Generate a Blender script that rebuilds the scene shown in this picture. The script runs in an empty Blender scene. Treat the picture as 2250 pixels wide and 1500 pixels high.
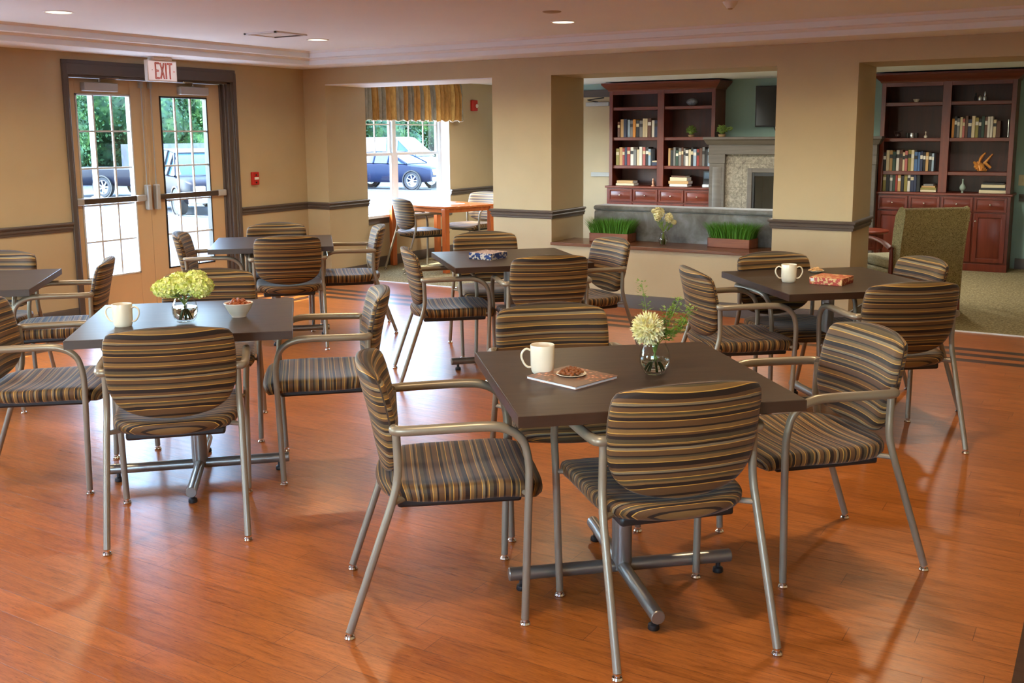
import bpy, bmesh, math, random
import numpy as np
from mathutils import Vector, Matrix
R = math.radians
SC = bpy.context.scene
COL = SC.collection
random.seed(7)

# ------------------------------------------------------------------ camera
cam = bpy.data.cameras.new('camera')
co = bpy.data.objects.new('camera', cam); COL.objects.link(co)
_yaw, _pit, _rol, _f = .5392, .1557, -.0069, 2197.55
_fw = Vector((-math.sin(_yaw)*math.cos(_pit), math.cos(_yaw)*math.cos(_pit), -math.sin(_pit)))
_r0 = Vector((math.cos(_yaw), math.sin(_yaw), 0)); _u0 = _r0.cross(_fw)
_r = _r0*math.cos(_rol)+_u0*math.sin(_rol); _u = -_r0*math.sin(_rol)+_u0*math.cos(_rol)
m = Matrix((_r, _u, -_fw)).transposed().to_4x4(); m.translation = (7.7095, -8.3218, 1.5807)
co.matrix_world = m
cam.sensor_width = 36; cam.lens = 36*_f/2250
cam.shift_x = -17.485/2250; cam.shift_y = -108.16/2250
cam.clip_end = 200
SC.camera = co

# ------------------------------------------------------------------ sky, sun, exposure
W = bpy.data.worlds.new('sky'); SC.world = W; W.use_nodes = True
wn = W.node_tree.nodes; wn.clear()
sky = wn.new('ShaderNodeTexSky'); sky.sky_type = 'NISHITA'; sky.sun_disc = False
sky.sun_elevation = R(52); sky.sun_rotation = R(250); sky.altitude = 50; sky.air_density = 1.0; sky.dust_density = .6
bg = wn.new('ShaderNodeBackground'); bg.inputs[1].default_value = 5.4
wo = wn.new('ShaderNodeOutputWorld')
W.node_tree.links.new(sky.outputs[0], bg.inputs[0]); W.node_tree.links.new(bg.outputs[0], wo.inputs[0])
sl = bpy.data.lights.new('sun', 'SUN'); sl.energy = 18.0; sl.angle = R(.6); sl.color = (1, .95, .88)
so = bpy.data.objects.new('sun', sl); COL.objects.link(so)
so.rotation_euler = Vector((.52, .30, -.95)).to_track_quat('-Z', 'Y').to_euler()
SC.view_settings.view_transform = 'Standard'; SC.view_settings.look = 'None'
SC.view_settings.exposure = 0.20; SC.view_settings.gamma = 1; SC.view_settings.use_curve_mapping = False
SC.cycles.use_denoising = True; SC.cycles.max_bounces = 8; SC.cycles.transparent_max_bounces = 12
SC.cycles.diffuse_bounces = 5; SC.cycles.glossy_bounces = 4; SC.cycles.transmission_bounces = 8
SC.cycles.caustics_reflective = False; SC.cycles.caustics_refractive = False
SC.cycles.sample_clamp_indirect = 6
WARM = (1, .80, .50)
LAMP_W = 18.0

# ------------------------------------------------------------------ materials
def srgb(r, g, b):
    return tuple(((c/255)/12.92 if c/255 <= .04045 else ((c/255+.055)/1.055)**2.4) for c in (r, g, b))
MATS = {}
def mat(name, col=(.5,.5,.5), rough=.5, metal=0., spec=.5, **kw):
    if name in MATS: return MATS[name]
    M = bpy.data.materials.new(name); M.use_nodes = True; MATS[name] = M
    b = M.node_tree.nodes['Principled BSDF']
    b.inputs['Base Color'].default_value = (*col, 1); b.inputs['Roughness'].default_value = rough
    b.inputs['Metallic'].default_value = metal; b.inputs['Specular IOR Level'].default_value = spec
    for k, v in kw.items(): b.inputs[k.replace('_', ' ')].default_value = v
    return M
class N:
    def __init__(s, M): s.t = M.node_tree; s.b = s.t.nodes.get('Principled BSDF')
    def n(s, ty, **kw):
        o = s.t.nodes.new('ShaderNode'+ty)
        for k, v in kw.items(): setattr(o, k, v)
        return o
    def l(s, a, b): s.t.links.new(a, b)
    def coord(s, kind='Object', scale=(1,1,1), rot=(0,0,0)):
        c = s.n('TexCoord'); mp = s.n('Mapping'); mp.inputs['Scale'].default_value = scale; mp.inputs['Rotation'].default_value = rot
        s.l(c.outputs[kind], mp.inputs[0]); return mp.outputs[0]
    def noise(s, vec, scale, detail=3, rough=.5, dist=0):
        o = s.n('TexNoise'); o.inputs['Scale'].default_value = scale; o.inputs['Detail'].default_value = detail
        o.inputs['Roughness'].default_value = rough; o.inputs['Distortion'].default_value = dist
        if vec is not None: s.l(vec, o.inputs['Vector'])
        return o.outputs[0]
    def ramp(s, fac, stops, interp='LINEAR'):
        o = s.n('ValToRGB'); cr = o.color_ramp; cr.interpolation = interp
        while len(cr.elements) < len(stops): cr.elements.new(.5)
        for e, (p, c) in zip(cr.elements, stops): e.position = p; e.color = (*c, 1) if len(c) == 3 else c
        s.l(fac, o.inputs[0]); return o.outputs[0]
    def math(s, op, a, b=None, c=None):
        o = s.n('Math', operation=op)
        for i, v in enumerate((a, b, c)):
            if v is None: continue
            if hasattr(v, 'name'): s.l(v, o.inputs[i])
            else: o.inputs[i].default_value = v
        return o.outputs[0]
    def mix(s, f, a, b, blend='MIX'):
        o = s.n('Mix', data_type='RGBA', blend_type=blend)
        for i, v in ((0, f), (6, a), (7, b)):
            if hasattr(v, 'name'): s.l(v, o.inputs[i])
            elif i == 0: o.inputs[0].default_value = v
            else: o.inputs[i].default_value = (*v, 1)
        return o.outputs[2]
    def col(s, v): s.l(v, s.b.inputs['Base Color'])
    def bump(s, h, strength=.2, dist=.002):
        o = s.n('Bump'); o.inputs['Strength'].default_value = strength; o.inputs['Distance'].default_value = dist
        s.l(h, o.inputs['Height']); s.l(o.outputs[0], s.b.inputs['Normal']); return o

def paint(name, c, var=.04, rough=.6, bump=.15, scale=260):
    M = mat(name, c, rough); n = N(M); v = n.coord()
    a = n.noise(v, 3, 4); cc = n.ramp(a, [(.3, tuple(x*(1-var) for x in c)), (.7, tuple(min(1, x*(1+var)) for x in c))]); n.col(cc)
    if bump: n.bump(n.noise(v, scale, 2), bump, .0006)
    return M
def wood(name, c1, c2, rough=.35, axis='X', scale=1., bump=.12, coat=0.):
    M = mat(name, c1, rough); n = N(M)
    sc = {'X': (1.2, 14, 14), 'Y': (14, 1.2, 14), 'Z': (14, 14, 1.2)}[axis]
    v = n.coord(scale=tuple(x*scale for x in sc))
    a = n.noise(v, 2.2, 6, .6, .8); n.col(n.ramp(a, [(.3, c1), (.72, c2)])); n.bump(a, bump, .001)
    M.node_tree.nodes['Principled BSDF'].inputs['Coat Weight'].default_value = coat
    M.node_tree.nodes['Principled BSDF'].inputs['Coat Roughness'].default_value = .2
    return M
WALL = paint('wall_vinyl', srgb(184,165,130), .03, .5, .3)
TEAL = paint('teal_paint', srgb(146,176,168), .03)
CEIL = paint('ceiling_paint', srgb(236,245,255), .01, .8, .1)
TRIMW = paint('white_trim_paint', srgb(230,234,238), .01, .5, 0)
TRIMD = paint('dark_trim_paint', srgb(84,74,68), .05, .42, 0)
DOORP = paint('door_paint', srgb(196,170,132), .02, .45, 0)
FRAMEW = paint('window_vinyl', srgb(205,212,216), .01, .4, 0)
TUBE = mat('taupe_powder_coated_steel', srgb(140,128,110), .36, .35)
STEEL = mat('brushed_pewter_steel', srgb(140,134,126), .30, .7)
CHROME = mat('chrome', (.75,.73,.70), .12, 1.)
BLACKP = mat('black_plastic', (.012,.011,.011), .45)
ALU = mat('satin_aluminium', srgb(168,168,166), .4, 0.)
WHITEC = mat('white_ceramic', srgb(236,226,206), .18, 0, .6)
CHERRY = wood('cherry_wood', srgb(86,32,18), srgb(118,48,27), .32, 'Z', .5)
CHERRYX = wood('cherry_wood_across', srgb(86,32,18), srgb(118,48,27), .32, 'X', .5)
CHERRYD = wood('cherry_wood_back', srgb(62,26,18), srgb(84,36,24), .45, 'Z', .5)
ORANGE = wood('orange_beech', srgb(172,84,36), srgb(200,108,52), .3, 'Z', .6)
ORANGEX = wood('orange_beech_top', srgb(176,92,44), srgb(204,118,62), .22, 'X', .6)
PLANT = wood('planter_wood', srgb(112,58,34), srgb(150,86,52), .5, 'X', .8)
LEDGE = wood('ledge_wood', srgb(96,60,40), srgb(126,84,58), .25, 'X', .6)
MANTEL = wood('mantel_grey_wood', srgb(78,72,66), srgb(96,88,80), .45, 'X', .6)
def laminate():
    M = mat('table_laminate', (.1,.07,.05), .36, 0, .2); n = N(M)
    v = n.coord(scale=(2, 22, 10)); a = n.noise(v, 2, 8, .65, 1.2)
    n.col(n.ramp(a, [(.3, srgb(54,43,36)), (.7, srgb(74,60,50))])); n.bump(a, .08, .0006); return M
LAM = laminate()
LAME = wood('table_edge_band', srgb(46,26,16), srgb(62,38,24), .35, 'X', .8)

def floor_mat():
    M = mat('laminate_planks', (.4,.15,.05), .30, 0, .38); n = N(M)
    c = n.n('TexCoord'); v = c.outputs['Object']
    sp = n.n('SeparateXYZ'); n.l(v, sp.inputs[0]); X, Y = sp.outputs[0], sp.outputs[1]
    br = n.n('TexBrick'); br.inputs['Scale'].default_value = 1; br.inputs['Brick Width'].default_value = 1.22
    br.inputs['Row Height'].default_value = .1015; br.inputs['Mortar Size'].default_value = .0011; br.inputs['Mortar Smooth'].default_value = .3
    br.inputs['Color1'].default_value = (*srgb(162,92,36), 1); br.inputs['Color2'].default_value = (*srgb(176,102,44), 1)
    br.inputs['Mortar'].default_value = (*srgb(108,58,30), 1); br.offset = 0; br.inputs['Bias'].default_value = 0
    row0 = n.math('FLOOR', n.math('DIVIDE', Y, .1015)); wnz = n.n('TexWhiteNoise', noise_dimensions='1D'); n.l(row0, wnz.inputs['W'])
    c0 = n.n('CombineXYZ'); n.l(n.math('MULTIPLY_ADD', wnz.outputs['Value'], 1.22, X), c0.inputs[0]); n.l(Y, c0.inputs[1]); n.l(c0.outputs[0], br.inputs['Vector'])
    mp = n.n('Mapping'); mp.inputs['Scale'].default_value = (2.2, 26, 1); n.l(v, mp.inputs[0])
    # every row of planks shifts the grain so that boards differ
    row = n.math('FLOOR', n.math('DIVIDE', Y, .1015)); cmb = n.n('CombineXYZ'); n.l(n.math('MULTIPLY', row, 3.71), cmb.inputs[0]); n.l(n.math('MULTIPLY', row, 1.3), cmb.inputs[2])
    va = n.n('VectorMath', operation='ADD'); n.l(mp.outputs[0], va.inputs[0]); n.l(cmb.outputs[0], va.inputs[1])
    g = n.noise(va.outputs[0], 1.5, 7, .62, 1.6)
    g2 = n.noise(va.outputs[0], 6, 3, .5, 3.0)
    shade = n.ramp(g, [(.28, (.52,.45,.38)), (.42, (.84,.80,.76)), (.55, (1,1,1)), (.8, (1.18,1.14,1.08))])
    col = n.mix(1., br.outputs[0], shade, 'MULTIPLY')
    knot = n.ramp(g2, [(.60, (1,1,1)), (.68, (.55,.46,.40))])
    col = n.mix(.8, col, knot, 'MULTIPLY')
    # darker inlaid boards that run round the room in three lines
    d = n.math('MINIMUM', n.math('MINIMUM', X, n.math('MULTIPLY', Y, -1)), n.math('SUBTRACT', 8.43, X))
    msk = None
    for q in (.442, .637, .835):
        t = n.math('LESS_THAN', n.math('ABSOLUTE', n.math('SUBTRACT', d, q)), .05)
        msk = t if msk is None else n.math('MAXIMUM', msk, t)
    dk = n.mix(1., srgb(70,44,30), shade, 'MULTIPLY')
    fg = n.noise(va.outputs[0], 9, 5, .7, .6); col = n.mix(.55, col, n.ramp(fg, [(.38, (.60,.52,.44)), (.5, (1,1,1)), (.66, (1.10,1.08,1.05))]), 'MULTIPLY')
    n.col(n.mix(msk, col, dk))
    r = n.n('MapRange'); n.l(g, r.inputs[0]); r.inputs[3].default_value = .24; r.inputs[4].default_value = .36; n.l(r.outputs[0], n.b.inputs['Roughness'])
    bp = n.bump(g, .10, .0012)
    b2 = n.n('Bump'); b2.inputs['Strength'].default_value = .5; b2.inputs['Distance'].default_value = .0008; b2.invert = True
    n.l(br.outputs[1], b2.inputs['Height']); n.l(bp.outputs[0], b2.inputs['Normal']); 
    b3 = n.n('Bump'); b3.inputs['Strength'].default_value = .25; b3.inputs['Distance'].default_value = .004
    n.l(n.noise(n.coord(scale=(1, 2.2, 1)), 9, 2), b3.inputs['Height']); n.l(b2.outputs[0], b3.inputs['Normal'])
    n.l(b3.outputs[0], n.b.inputs['Normal'])
    return M
def carpet_mat():
    M = mat('lounge_carpet', srgb(150,138,100), .95, 0, .1); n = N(M); v = n.coord()
    a = n.noise(v, 55, 4, .8); b = n.noise(v, 7, 3)
    c = n.ramp(a, [(.34, srgb(78,68,44)), (.5, srgb(146,132,96)), (.66, srgb(206,194,156))])
    c = n.mix(.35, c, n.ramp(b, [(.35, srgb(120,108,74)), (.7, srgb(170,158,120))]), 'MULTIPLY')
    n.col(n.mix(.25, c, srgb(158,146,112))); n.bump(a, .9, .006); return M
STRIPE = {'M': srgb(98,68,40), 'D': srgb(42,28,21), 'T': srgb(126,94,54), 'G': srgb(196,148,70), 'O': srgb(82,68,46), 'Y': srgb(126,110,86)}
def stripe_mat():
    M = mat('striped_upholstery', (.2,.15,.1), .6, 0, .28); n = N(M)
    at = n.n('Attribute'); at.attribute_name = 'stripe'
    s = n.math('FRACT', n.math('DIVIDE', at.outputs['Fac'], .215))
    stops = []; p = 0.
    pat = [('M',14),('G',2),('D',9),('T',5),('O',6),('G',2),('M',10),('D',4),('Y',5),('G',1.5),('M',8),('D',12),('G',2),('T',8),('O',5),('D',3),('M',12),('G',2),('Y',6),('D',6),('T',4),('G',1.5),('O',10),('D',8),('M',6),('G',2),('T',10),('D',5)]
    tot = sum(w for _, w in pat)
    for ci, w in pat:
        stops.append((p/tot, STRIPE[ci])); p += w
    c = n.ramp(s, stops, 'CONSTANT')
    v = n.coord(scale=(6, 60, 60)); f = n.noise(v, 4, 3)
    c = n.mix(.30, c, n.ramp(f, [(.3, (.7,.68,.64)), (.7, (1,1,1))]), 'MULTIPLY')
    fine = n.math('FRACT', n.math('DIVIDE', at.outputs['Fac'], .0041))
    c = n.mix(.16, c, n.ramp(fine, [(0, (.4,.38,.34)), (.5, (1,1,1)), (1, (.4,.38,.34))]), 'MULTIPLY')
    n.col(c); n.b.inputs['Sheen Weight'].default_value = .12; n.b.inputs['Sheen Roughness'].default_value = .4
    n.bump(n.noise(n.coord(), 500, 2), .25, .0008); return M
FLOORM = floor_mat(); CARPET = carpet_mat(); FABRIC = stripe_mat()
PIPING = mat('piping_fabric', srgb(60,42,30), .7)
def glass_pane():
    M = mat('window_glass'); t = M.node_tree; t.nodes.clear(); n = N(M)
    o = n.n('OutputMaterial'); mx = n.n('MixShader'); tr = n.n('BsdfTransparent'); gl = n.n('BsdfGlossy'); lw = n.n('LayerWeight'); lw.inputs[0].default_value = .5
    ff = n.math('MULTIPLY_ADD', n.math('POWER', lw.outputs['Facing'], 5.), .9, .05); gl.inputs['Roughness'].default_value = .02; tr.inputs[0].default_value = (.93,.97,.98,1)
    n.l(ff, mx.inputs[0]); n.l(tr.outputs[0], mx.inputs[1]); n.l(gl.outputs[0], mx.inputs[2]); n.l(mx.outputs[0], o.inputs[0]); return M
GLASS = glass_pane()
def vase_glass():
    M = mat('clear_glass'); t = M.node_tree; t.nodes.clear(); n = N(M)
    o = n.n('OutputMaterial'); mx = n.n('MixShader'); tr = n.n('BsdfTransparent'); gl = n.n('BsdfGlossy'); lw = n.n('LayerWeight'); lw.inputs[0].default_value = .5
    ff = n.math('MULTIPLY_ADD', n.math('POWER', lw.outputs['Facing'], 5.), .55, .03); gl.inputs['Roughness'].default_value = .03
    ed = n.ramp(lw.outputs['Facing'], [(.6, (.985,.995,.985)), (.97, (.74,.78,.75))]); n.l(ed, tr.inputs[0])
    n.l(ff, mx.inputs[0]); n.l(tr.outputs[0], mx.inputs[1]); n.l(gl.outputs[0], mx.inputs[2]); n.l(mx.outputs[0], o.inputs[0]); return M
VGLASS = vase_glass()
WATER = mat('water', (.93,.97,.93), .0, 0, .5, Transmission_Weight=1., IOR=1.33)
STEM = paint('green_stem', srgb(92,120,44), .2, .5, 0)
LEAF = paint('fresh_leaf', srgb(110,142,52), .25, .5, 0)
GRASS = paint('grass_blades', srgb(78,132,34), .3, .5, 0)
NUT = paint('roasted_nut', srgb(150,72,26), .25, .45, .4, 200)

# ------------------------------------------------------------------ mesh helpers
class MB:
    def __init__(s): s.v = []; s.f = []; s.a = []
    def add(s, vs, fs, att=None):
        o = len(s.v); s.v += [tuple(p) for p in vs]; s.f += [tuple(i+o for i in f) for f in fs]
        s.a += list(att) if att is not None else [0.]*len(vs); return s
    def box(s, x0, x1, y0, y1, z0, z1, M=None):
        vs = [(x,y,z) for z in (z0,z1) for y in (y0,y1) for x in (x0,x1)]
        if M is not None: vs = [tuple(M @ Vector(p)) for p in vs]
        return s.add(vs, [(0,2,3,1),(4,5,7,6),(0,1,5,4),(2,6,7,3),(0,4,6,2),(1,3,7,5)])
    def prism(s, pts, axis, a, b):   # polygon pts (2D) extruded along axis from a to b
        n = len(pts); mk = {'x': lambda p,t:(t,p[0],p[1]), 'y': lambda p,t:(p[0],t,p[1]), 'z': lambda p,t:(p[0],p[1],t)}[axis]
        vs = [mk(p,a) for p in pts]+[mk(p,b) for p in pts]
        return s.add(vs, [tuple(range(n)), tuple(range(2*n-1,n-1,-1))]+[(i,(i+1)%n,n+(i+1)%n,n+i) for i in range(n)])
    def lathe(s, prof, c=(0,0,0), n=24, M=None, close=False):
        vs = []
        for r, z in prof:
            for i in range(n):
                t = 2*math.pi*i/n; p = Vector((c[0]+r*math.cos(t), c[1]+r*math.sin(t), c[2]+z)); vs.append(tuple(M@p) if M is not None else tuple(p))
        fs = [(j*n+i, j*n+(i+1)%n, (j+1)*n+(i+1)%n, (j+1)*n+i) for j in range(len(prof)-1) for i in range(n)]
        if not close:
            if prof[0][0] > 1e-6: fs.append(tuple(range(n-1,-1,-1)))
            if prof[-1][0] > 1e-6: fs.append(tuple(range((len(prof)-1)*n, len(prof)*n)))
        else:
            k = len(prof)-1; fs += [(k*n+i, k*n+(i+1)%n, (i+1)%n, i) for i in range(n)]
        return s.add(vs, fs)
    def tube(s, pts, r, n=10, flat=1., up=None, cyc=False, caps=True):
        P = [Vector(p) for p in pts]; k = len(P); rr = r if isinstance(r, (list, tuple)) else [r]*k
        vs = []; prev = None
        for i in range(k):
            if cyc: t = (P[(i+1)%k]-P[i-1]).normalized()
            else: t = (P[min(i+1,k-1)]-P[max(i-1,0)]).normalized()
            if prev is None:
                a = Vector(up) if up else (Vector((0,0,1)) if abs(t.z) < .9 else Vector((1,0,0)))
                prev = (a - t*a.dot(t)).normalized()
            else: prev = (prev - t*prev.dot(t)).normalized()
            b = t.cross(prev)
            for j in range(n):
                w = 2*math.pi*j/n; vs.append(tuple(P[i]+prev*math.cos(w)*rr[i]*flat+b*math.sin(w)*rr[i]))
        fs = [(i*n+j, i*n+(j+1)%n, (i+1)*n+(j+1)%n, (i+1)*n+j) for i in range(k-1) for j in range(n)]
        if cyc: fs += [((k-1)*n+j, (k-1)*n+(j+1)%n, (j+1)%n, j) for j in range(n)]
        elif caps: fs += [tuple(range(n-1,-1,-1)), tuple(range((k-1)*n, k*n))]
        return s.add(vs, fs)
    def ball(s, c, r, n=8, sx=1, sy=1, sz=1, M=None):
        k = max(4, n//2+1); pr = [(max(1e-4, math.sin(math.pi*i/k)), -math.cos(math.pi*i/k)) for i in range(k+1)]
        vs = []
        for a, z in pr:
            for i in range(n):
                t = 2*math.pi*i/n; p = Vector((a*math.cos(t)*r*sx, a*math.sin(t)*r*sy, z*r*sz))
                if M is not None: p = M @ p
                vs.append(tuple(p+Vector(c)))
        fs = [(j*n+i, j*n+(i+1)%n, (j+1)*n+(i+1)%n, (j+1)*n+i) for j in range(k) for i in range(n)]
        return s.add(vs, fs)
    def build(s, name, m, parent=None, smooth=True, ang=35, bevel=0, seg=2, fix=False):
        me = bpy.data.meshes.new(name); me.from_pydata(s.v, [], s.f)
        if fix:
            bm = bmesh.new(); bm.from_mesh(me); bmesh.ops.remove_doubles(bm, verts=bm.verts, dist=1e-6)
            bmesh.ops.recalc_face_normals(bm, faces=bm.faces); bm.to_mesh(me); bm.free()
        elif any(s.a):
            at = me.attributes.new('stripe', 'FLOAT', 'POINT'); at.data.foreach_set('value', s.a)
        me.update()
        if smooth:
            me.polygons.foreach_set('use_smooth', [True]*len(me.polygons)); me.set_sharp_from_angle(angle=R(ang))
        me.materials.append(m)
        o = bpy.data.objects.new(name, me); COL.objects.link(o)
        if parent is not None: o.parent = parent
        if bevel:
            b = o.modifiers.new('bevel', 'BEVEL'); b.width = bevel; b.segments = seg; b.limit_method = 'ANGLE'; b.angle_limit = R(40)
        return o
def tag(o, label=None, cat=None, group=None, kind=None):
    for k, v in (('label', label), ('category', cat), ('group', group), ('kind', kind)):
        if v: o[k] = v
    return o
def thing(name, label, cat, loc=(0,0,0), rz=0., group=None):
    o = bpy.data.objects.new(name, None); o.empty_display_size = .1; COL.objects.link(o)
    o.location = loc; o.rotation_euler = (0,0,rz); return tag(o, label, cat, group)
def struct(name, mb, m, **kw):
    o = mb.build(name, m, **kw); o['kind'] = 'structure'; return o
def dup(root, loc, rz, label=None, group=None, scale=None):
    def rec(o, par):
        c = o.copy(); COL.objects.link(c)
        if par is not None: c.parent = par
        for ch in kids.get(o.name, []): rec(ch, c)
        return c
    kids = {}
    for o in all_below(root): kids.setdefault(o.parent.name, []).append(o)
    r = rec(root, None); r.location = loc; r.rotation_euler = (0,0,rz)
    if label: r['label'] = label
    if group: r['group'] = group
    if scale: r.scale = scale
    return r
def all_below(root):
    out = []
    for c in root.children: out.append(c); out += all_below(c)
    return out
def cr(pts, k=6):   # Catmull-Rom through points
    P = [Vector(p) for p in pts]; P = [P[0]*2-P[1]]+P+[P[-1]*2-P[-2]]; out = []
    for i in range(1, len(P)-2):
        for j in range(k):
            t = j/k; a,b,c,d = P[i-1],P[i],P[i+1],P[i+2]
            out.append(.5*((2*b)+(c-a)*t+(2*a-5*b+4*c-d)*t*t+(3*b-a-3*c+d)*t**3))
    return out+[P[-2]]

# ================================================================== THE SETTING
ROOMX, FARY, FRONTY = 8.43, 4.56, -10.0
struct('floor', MB().box(-.02, ROOMX, FRONTY, .235, -.08, 0), FLOORM, smooth=False)
struct('floor', MB().box(-.02, ROOMX, .262, FARY, -.08, .004), CARPET, smooth=False)
struct('trim_1', MB().box(.312, 2.432, .235, .262, -.05, .008).box(5.868, ROOMX, .235, .262, -.05, .008), TRIMW)
DY0, DY1, DZ = -2.90, -1.05, 2.14
WY0, WY1, WZ0, WZ1 = .74, 2.76, .63, 2.10
wl = MB()
ADDED_W2, ADDED_W4 = (-6.6, -4.5), (3.96, 4.46)  # unseen window openings in the left wall, added to bring daylight in
for a, b in ((FRONTY, ADDED_W2[0]), (ADDED_W2[1], DY0)): wl.box(-.22, 0, a, b, -.1, 2.55)
for a, b in (ADDED_W2, ADDED_W4): wl.box(-.22, 0, a, b, -.1, WZ0).box(-.22, 0, a, b, WZ1, 2.55)
wl.box(-.22, 0, DY1, WY0, -.1, 2.55).box(-.22, 0, WY1, ADDED_W4[0], -.1, 2.55).box(-.22, 0, ADDED_W4[1], FARY, -.1, 2.55)
wl.box(-.22, 0, DY0, DY1, DZ, 2.55).box(-.22, 0, WY0, WY1, -.1, WZ0).box(-.22, 0, WY0, WY1, WZ1, 2.55)
struct('wall_left', wl, WALL, smooth=False)
wb = MB()
PIL = [(0, .312), (2.432, 3.085), (5.215, 5.868)]
for a, b in PIL: wb.box(a, b, 0, .66, -.05, 2.13)
wb.box(0, ROOMX, 0, .66, 2.13, 2.55)
wb.box(3.085, 5.215, 0, .42, -.05, .545)
struct('wall_back', wb, WALL, smooth=False)
struct('wall_far', MB().box(-.22, ROOMX, FARY, FARY+.15, -.1, 2.55), TEAL, smooth=False)
struct('wall_right', MB().box(ROOMX, ROOMX+.15, FRONTY, FARY+.15, -.1, 2.55), WALL, smooth=False)
wf = MB(); ADDED_WF = [(.7, 2.8), (5.7, 7.8)]  # unseen openings behind the camera, added to let daylight in
for a, b in zip([-.22]+[q[1] for q in ADDED_WF], [q[0] for q in ADDED_WF]+[ROOMX+.15]): wf.box(a, b, FRONTY-.22, FRONTY, -.1, 2.55)
for a, b in ADDED_WF: wf.box(a, b, FRONTY-.22, FRONTY, -.1, WZ0).box(a, b, FRONTY-.22, FRONTY, WZ1, 2.55)
struct('wall_front', wf, WALL, smooth=False)
# ceiling: a flat soffit round the edge, two steps up to the tray
c = MB()
for w, z in ((.50, 2.30), (.58, 2.365)):
    zt = 2.365 if z < 2.35 else 2.43; wy = w-.06
    c.box(0, w, FRONTY, 0, z, zt+.001).box(ROOMX-w, ROOMX, FRONTY, 0, z, zt+.001)
    c.box(w, ROOMX-w, -wy, 0, z, zt+.001).box(w, ROOMX-w, FRONTY, FRONTY+wy, z, zt+.001)
c.box(0, ROOMX, FRONTY, 0, 2.43, 2.56); c.box(0, ROOMX, .66, FARY, 2.28, 2.56)
struct('ceiling', c, CEIL, smooth=False, bevel=.006)
# small cove mouldings along the steps
def cove(x0, x1, y, z, sgn):
    pts = [(y, z), (y+sgn*.0, z-.022)]+[(y+sgn*.022*(1-math.cos(t)), z-.022+.022*math.sin(t)) for t in [R(a) for a in (15,35,55,75,90)]]
    return pts
cm = MB()
for d, z in ((.44, 2.365), (.52, 2.43)):
    cm.prism([(-d, z), (-d, z-.02), (-d-.004, z-.019), (-d-.012, z-.012), (-d-.020, z-.004), (-d-.022, z)], 'x', d+.06, ROOMX-d-.06)
for d, z in ((.50, 2.365), (.58, 2.43)):
    cm.prism([(d, z), (d, z-.02), (d+.004, z-.019), (d+.012, z-.012), (d+.020, z-.004), (d+.022, z)], 'y', FRONTY+d, -d+.06)
struct('trim_2', cm, TRIMW)
struct('trim_3', MB().box(.312, 2.432, -.001, .66, 2.122, 2.131), TRIMW, smooth=False)
# chair rail and baseboards
RAILP = [(0,0),(.010,0),(.014,.008),(.014,.020),(.022,.026),(.024,.036),(.018,.044),(.020,.052),(.032,.060),(.034,.070),(.028,.078),(0,.080)]
BASEP = [(0,0),(.014,0),(.014,.105),(.008,.122),(0,.125)]
def run(mb, prof, z, path):
    # path: list of (x, y) walked so that the room is on the left side of travel
    n = len(path); pts = [Vector(p) for p in path]; rows = []
    for i in range(n):
        d0 = (pts[i]-pts[i-1]).normalized() if i else (pts[1]-pts[0]).normalized()
        d1 = (pts[i+1]-pts[i]).normalized() if i < n-1 else d0
        n0 = Vector((-d0.y, d0.x)); n1 = Vector((-d1.y, d1.x)); b = (n0+n1).normalized(); k = 1/max(.3, b.dot(n0))
        rows.append([(pts[i].x+b.x*k*p[0], pts[i].y+b.y*k*p[0], z+p[1]) for p in prof])
    m_ = len(prof); vs = [p for r in rows for p in r]
    fs = [(i*m_+j, i*m_+(j+1)%m_, (i+1)*m_+(j+1)%m_, (i+1)*m_+j) for i in range(n-1) for j in range(m_)]
    fs += [tuple(range(m_)), tuple(range(n*m_-1, (n-1)*m_-1, -1))]
    mb.add(vs, fs)
paths = [[(0, DY0-.03), (0, ADDED_W2[1]+.01)], [(.312, .66), (.312, 0), (0, 0), (0, DY1+.06)],
         [(3.085, .66), (3.085, 0), (2.432, 0), (2.432, .66)], [(5.868, .66), (5.868, 0), (5.215, 0), (5.215, .42)],
         [(0, ADDED_W4[0]), (0, WY1)], [(0, WY0), (0, .66), (.312, .66)], [(ROOMX, FRONTY), (ROOMX, FARY)], [(ROOMX, FARY), (6.72, FARY)]]
rb = MB()
for p in paths: run(rb, RAILP, .790, p)
struct('trim_4', rb, TRIMD, fix=True)
bb = MB()
for p in paths[:4]+paths[4:]: run(bb, BASEP, 0, p)
run(bb, BASEP, 0, [(5.215, 0), (3.085, 0)]); run(bb, BASEP, 0, [(0, WY1), (0, WY0)])
struct('baseboard_left', bb, TRIMD, fix=True)
# ledge on the knee wall
struct('trim_5', MB().box(3.087, 5.213, -.028, .46, .545, .573), LEDGE, bevel=.004)

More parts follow.
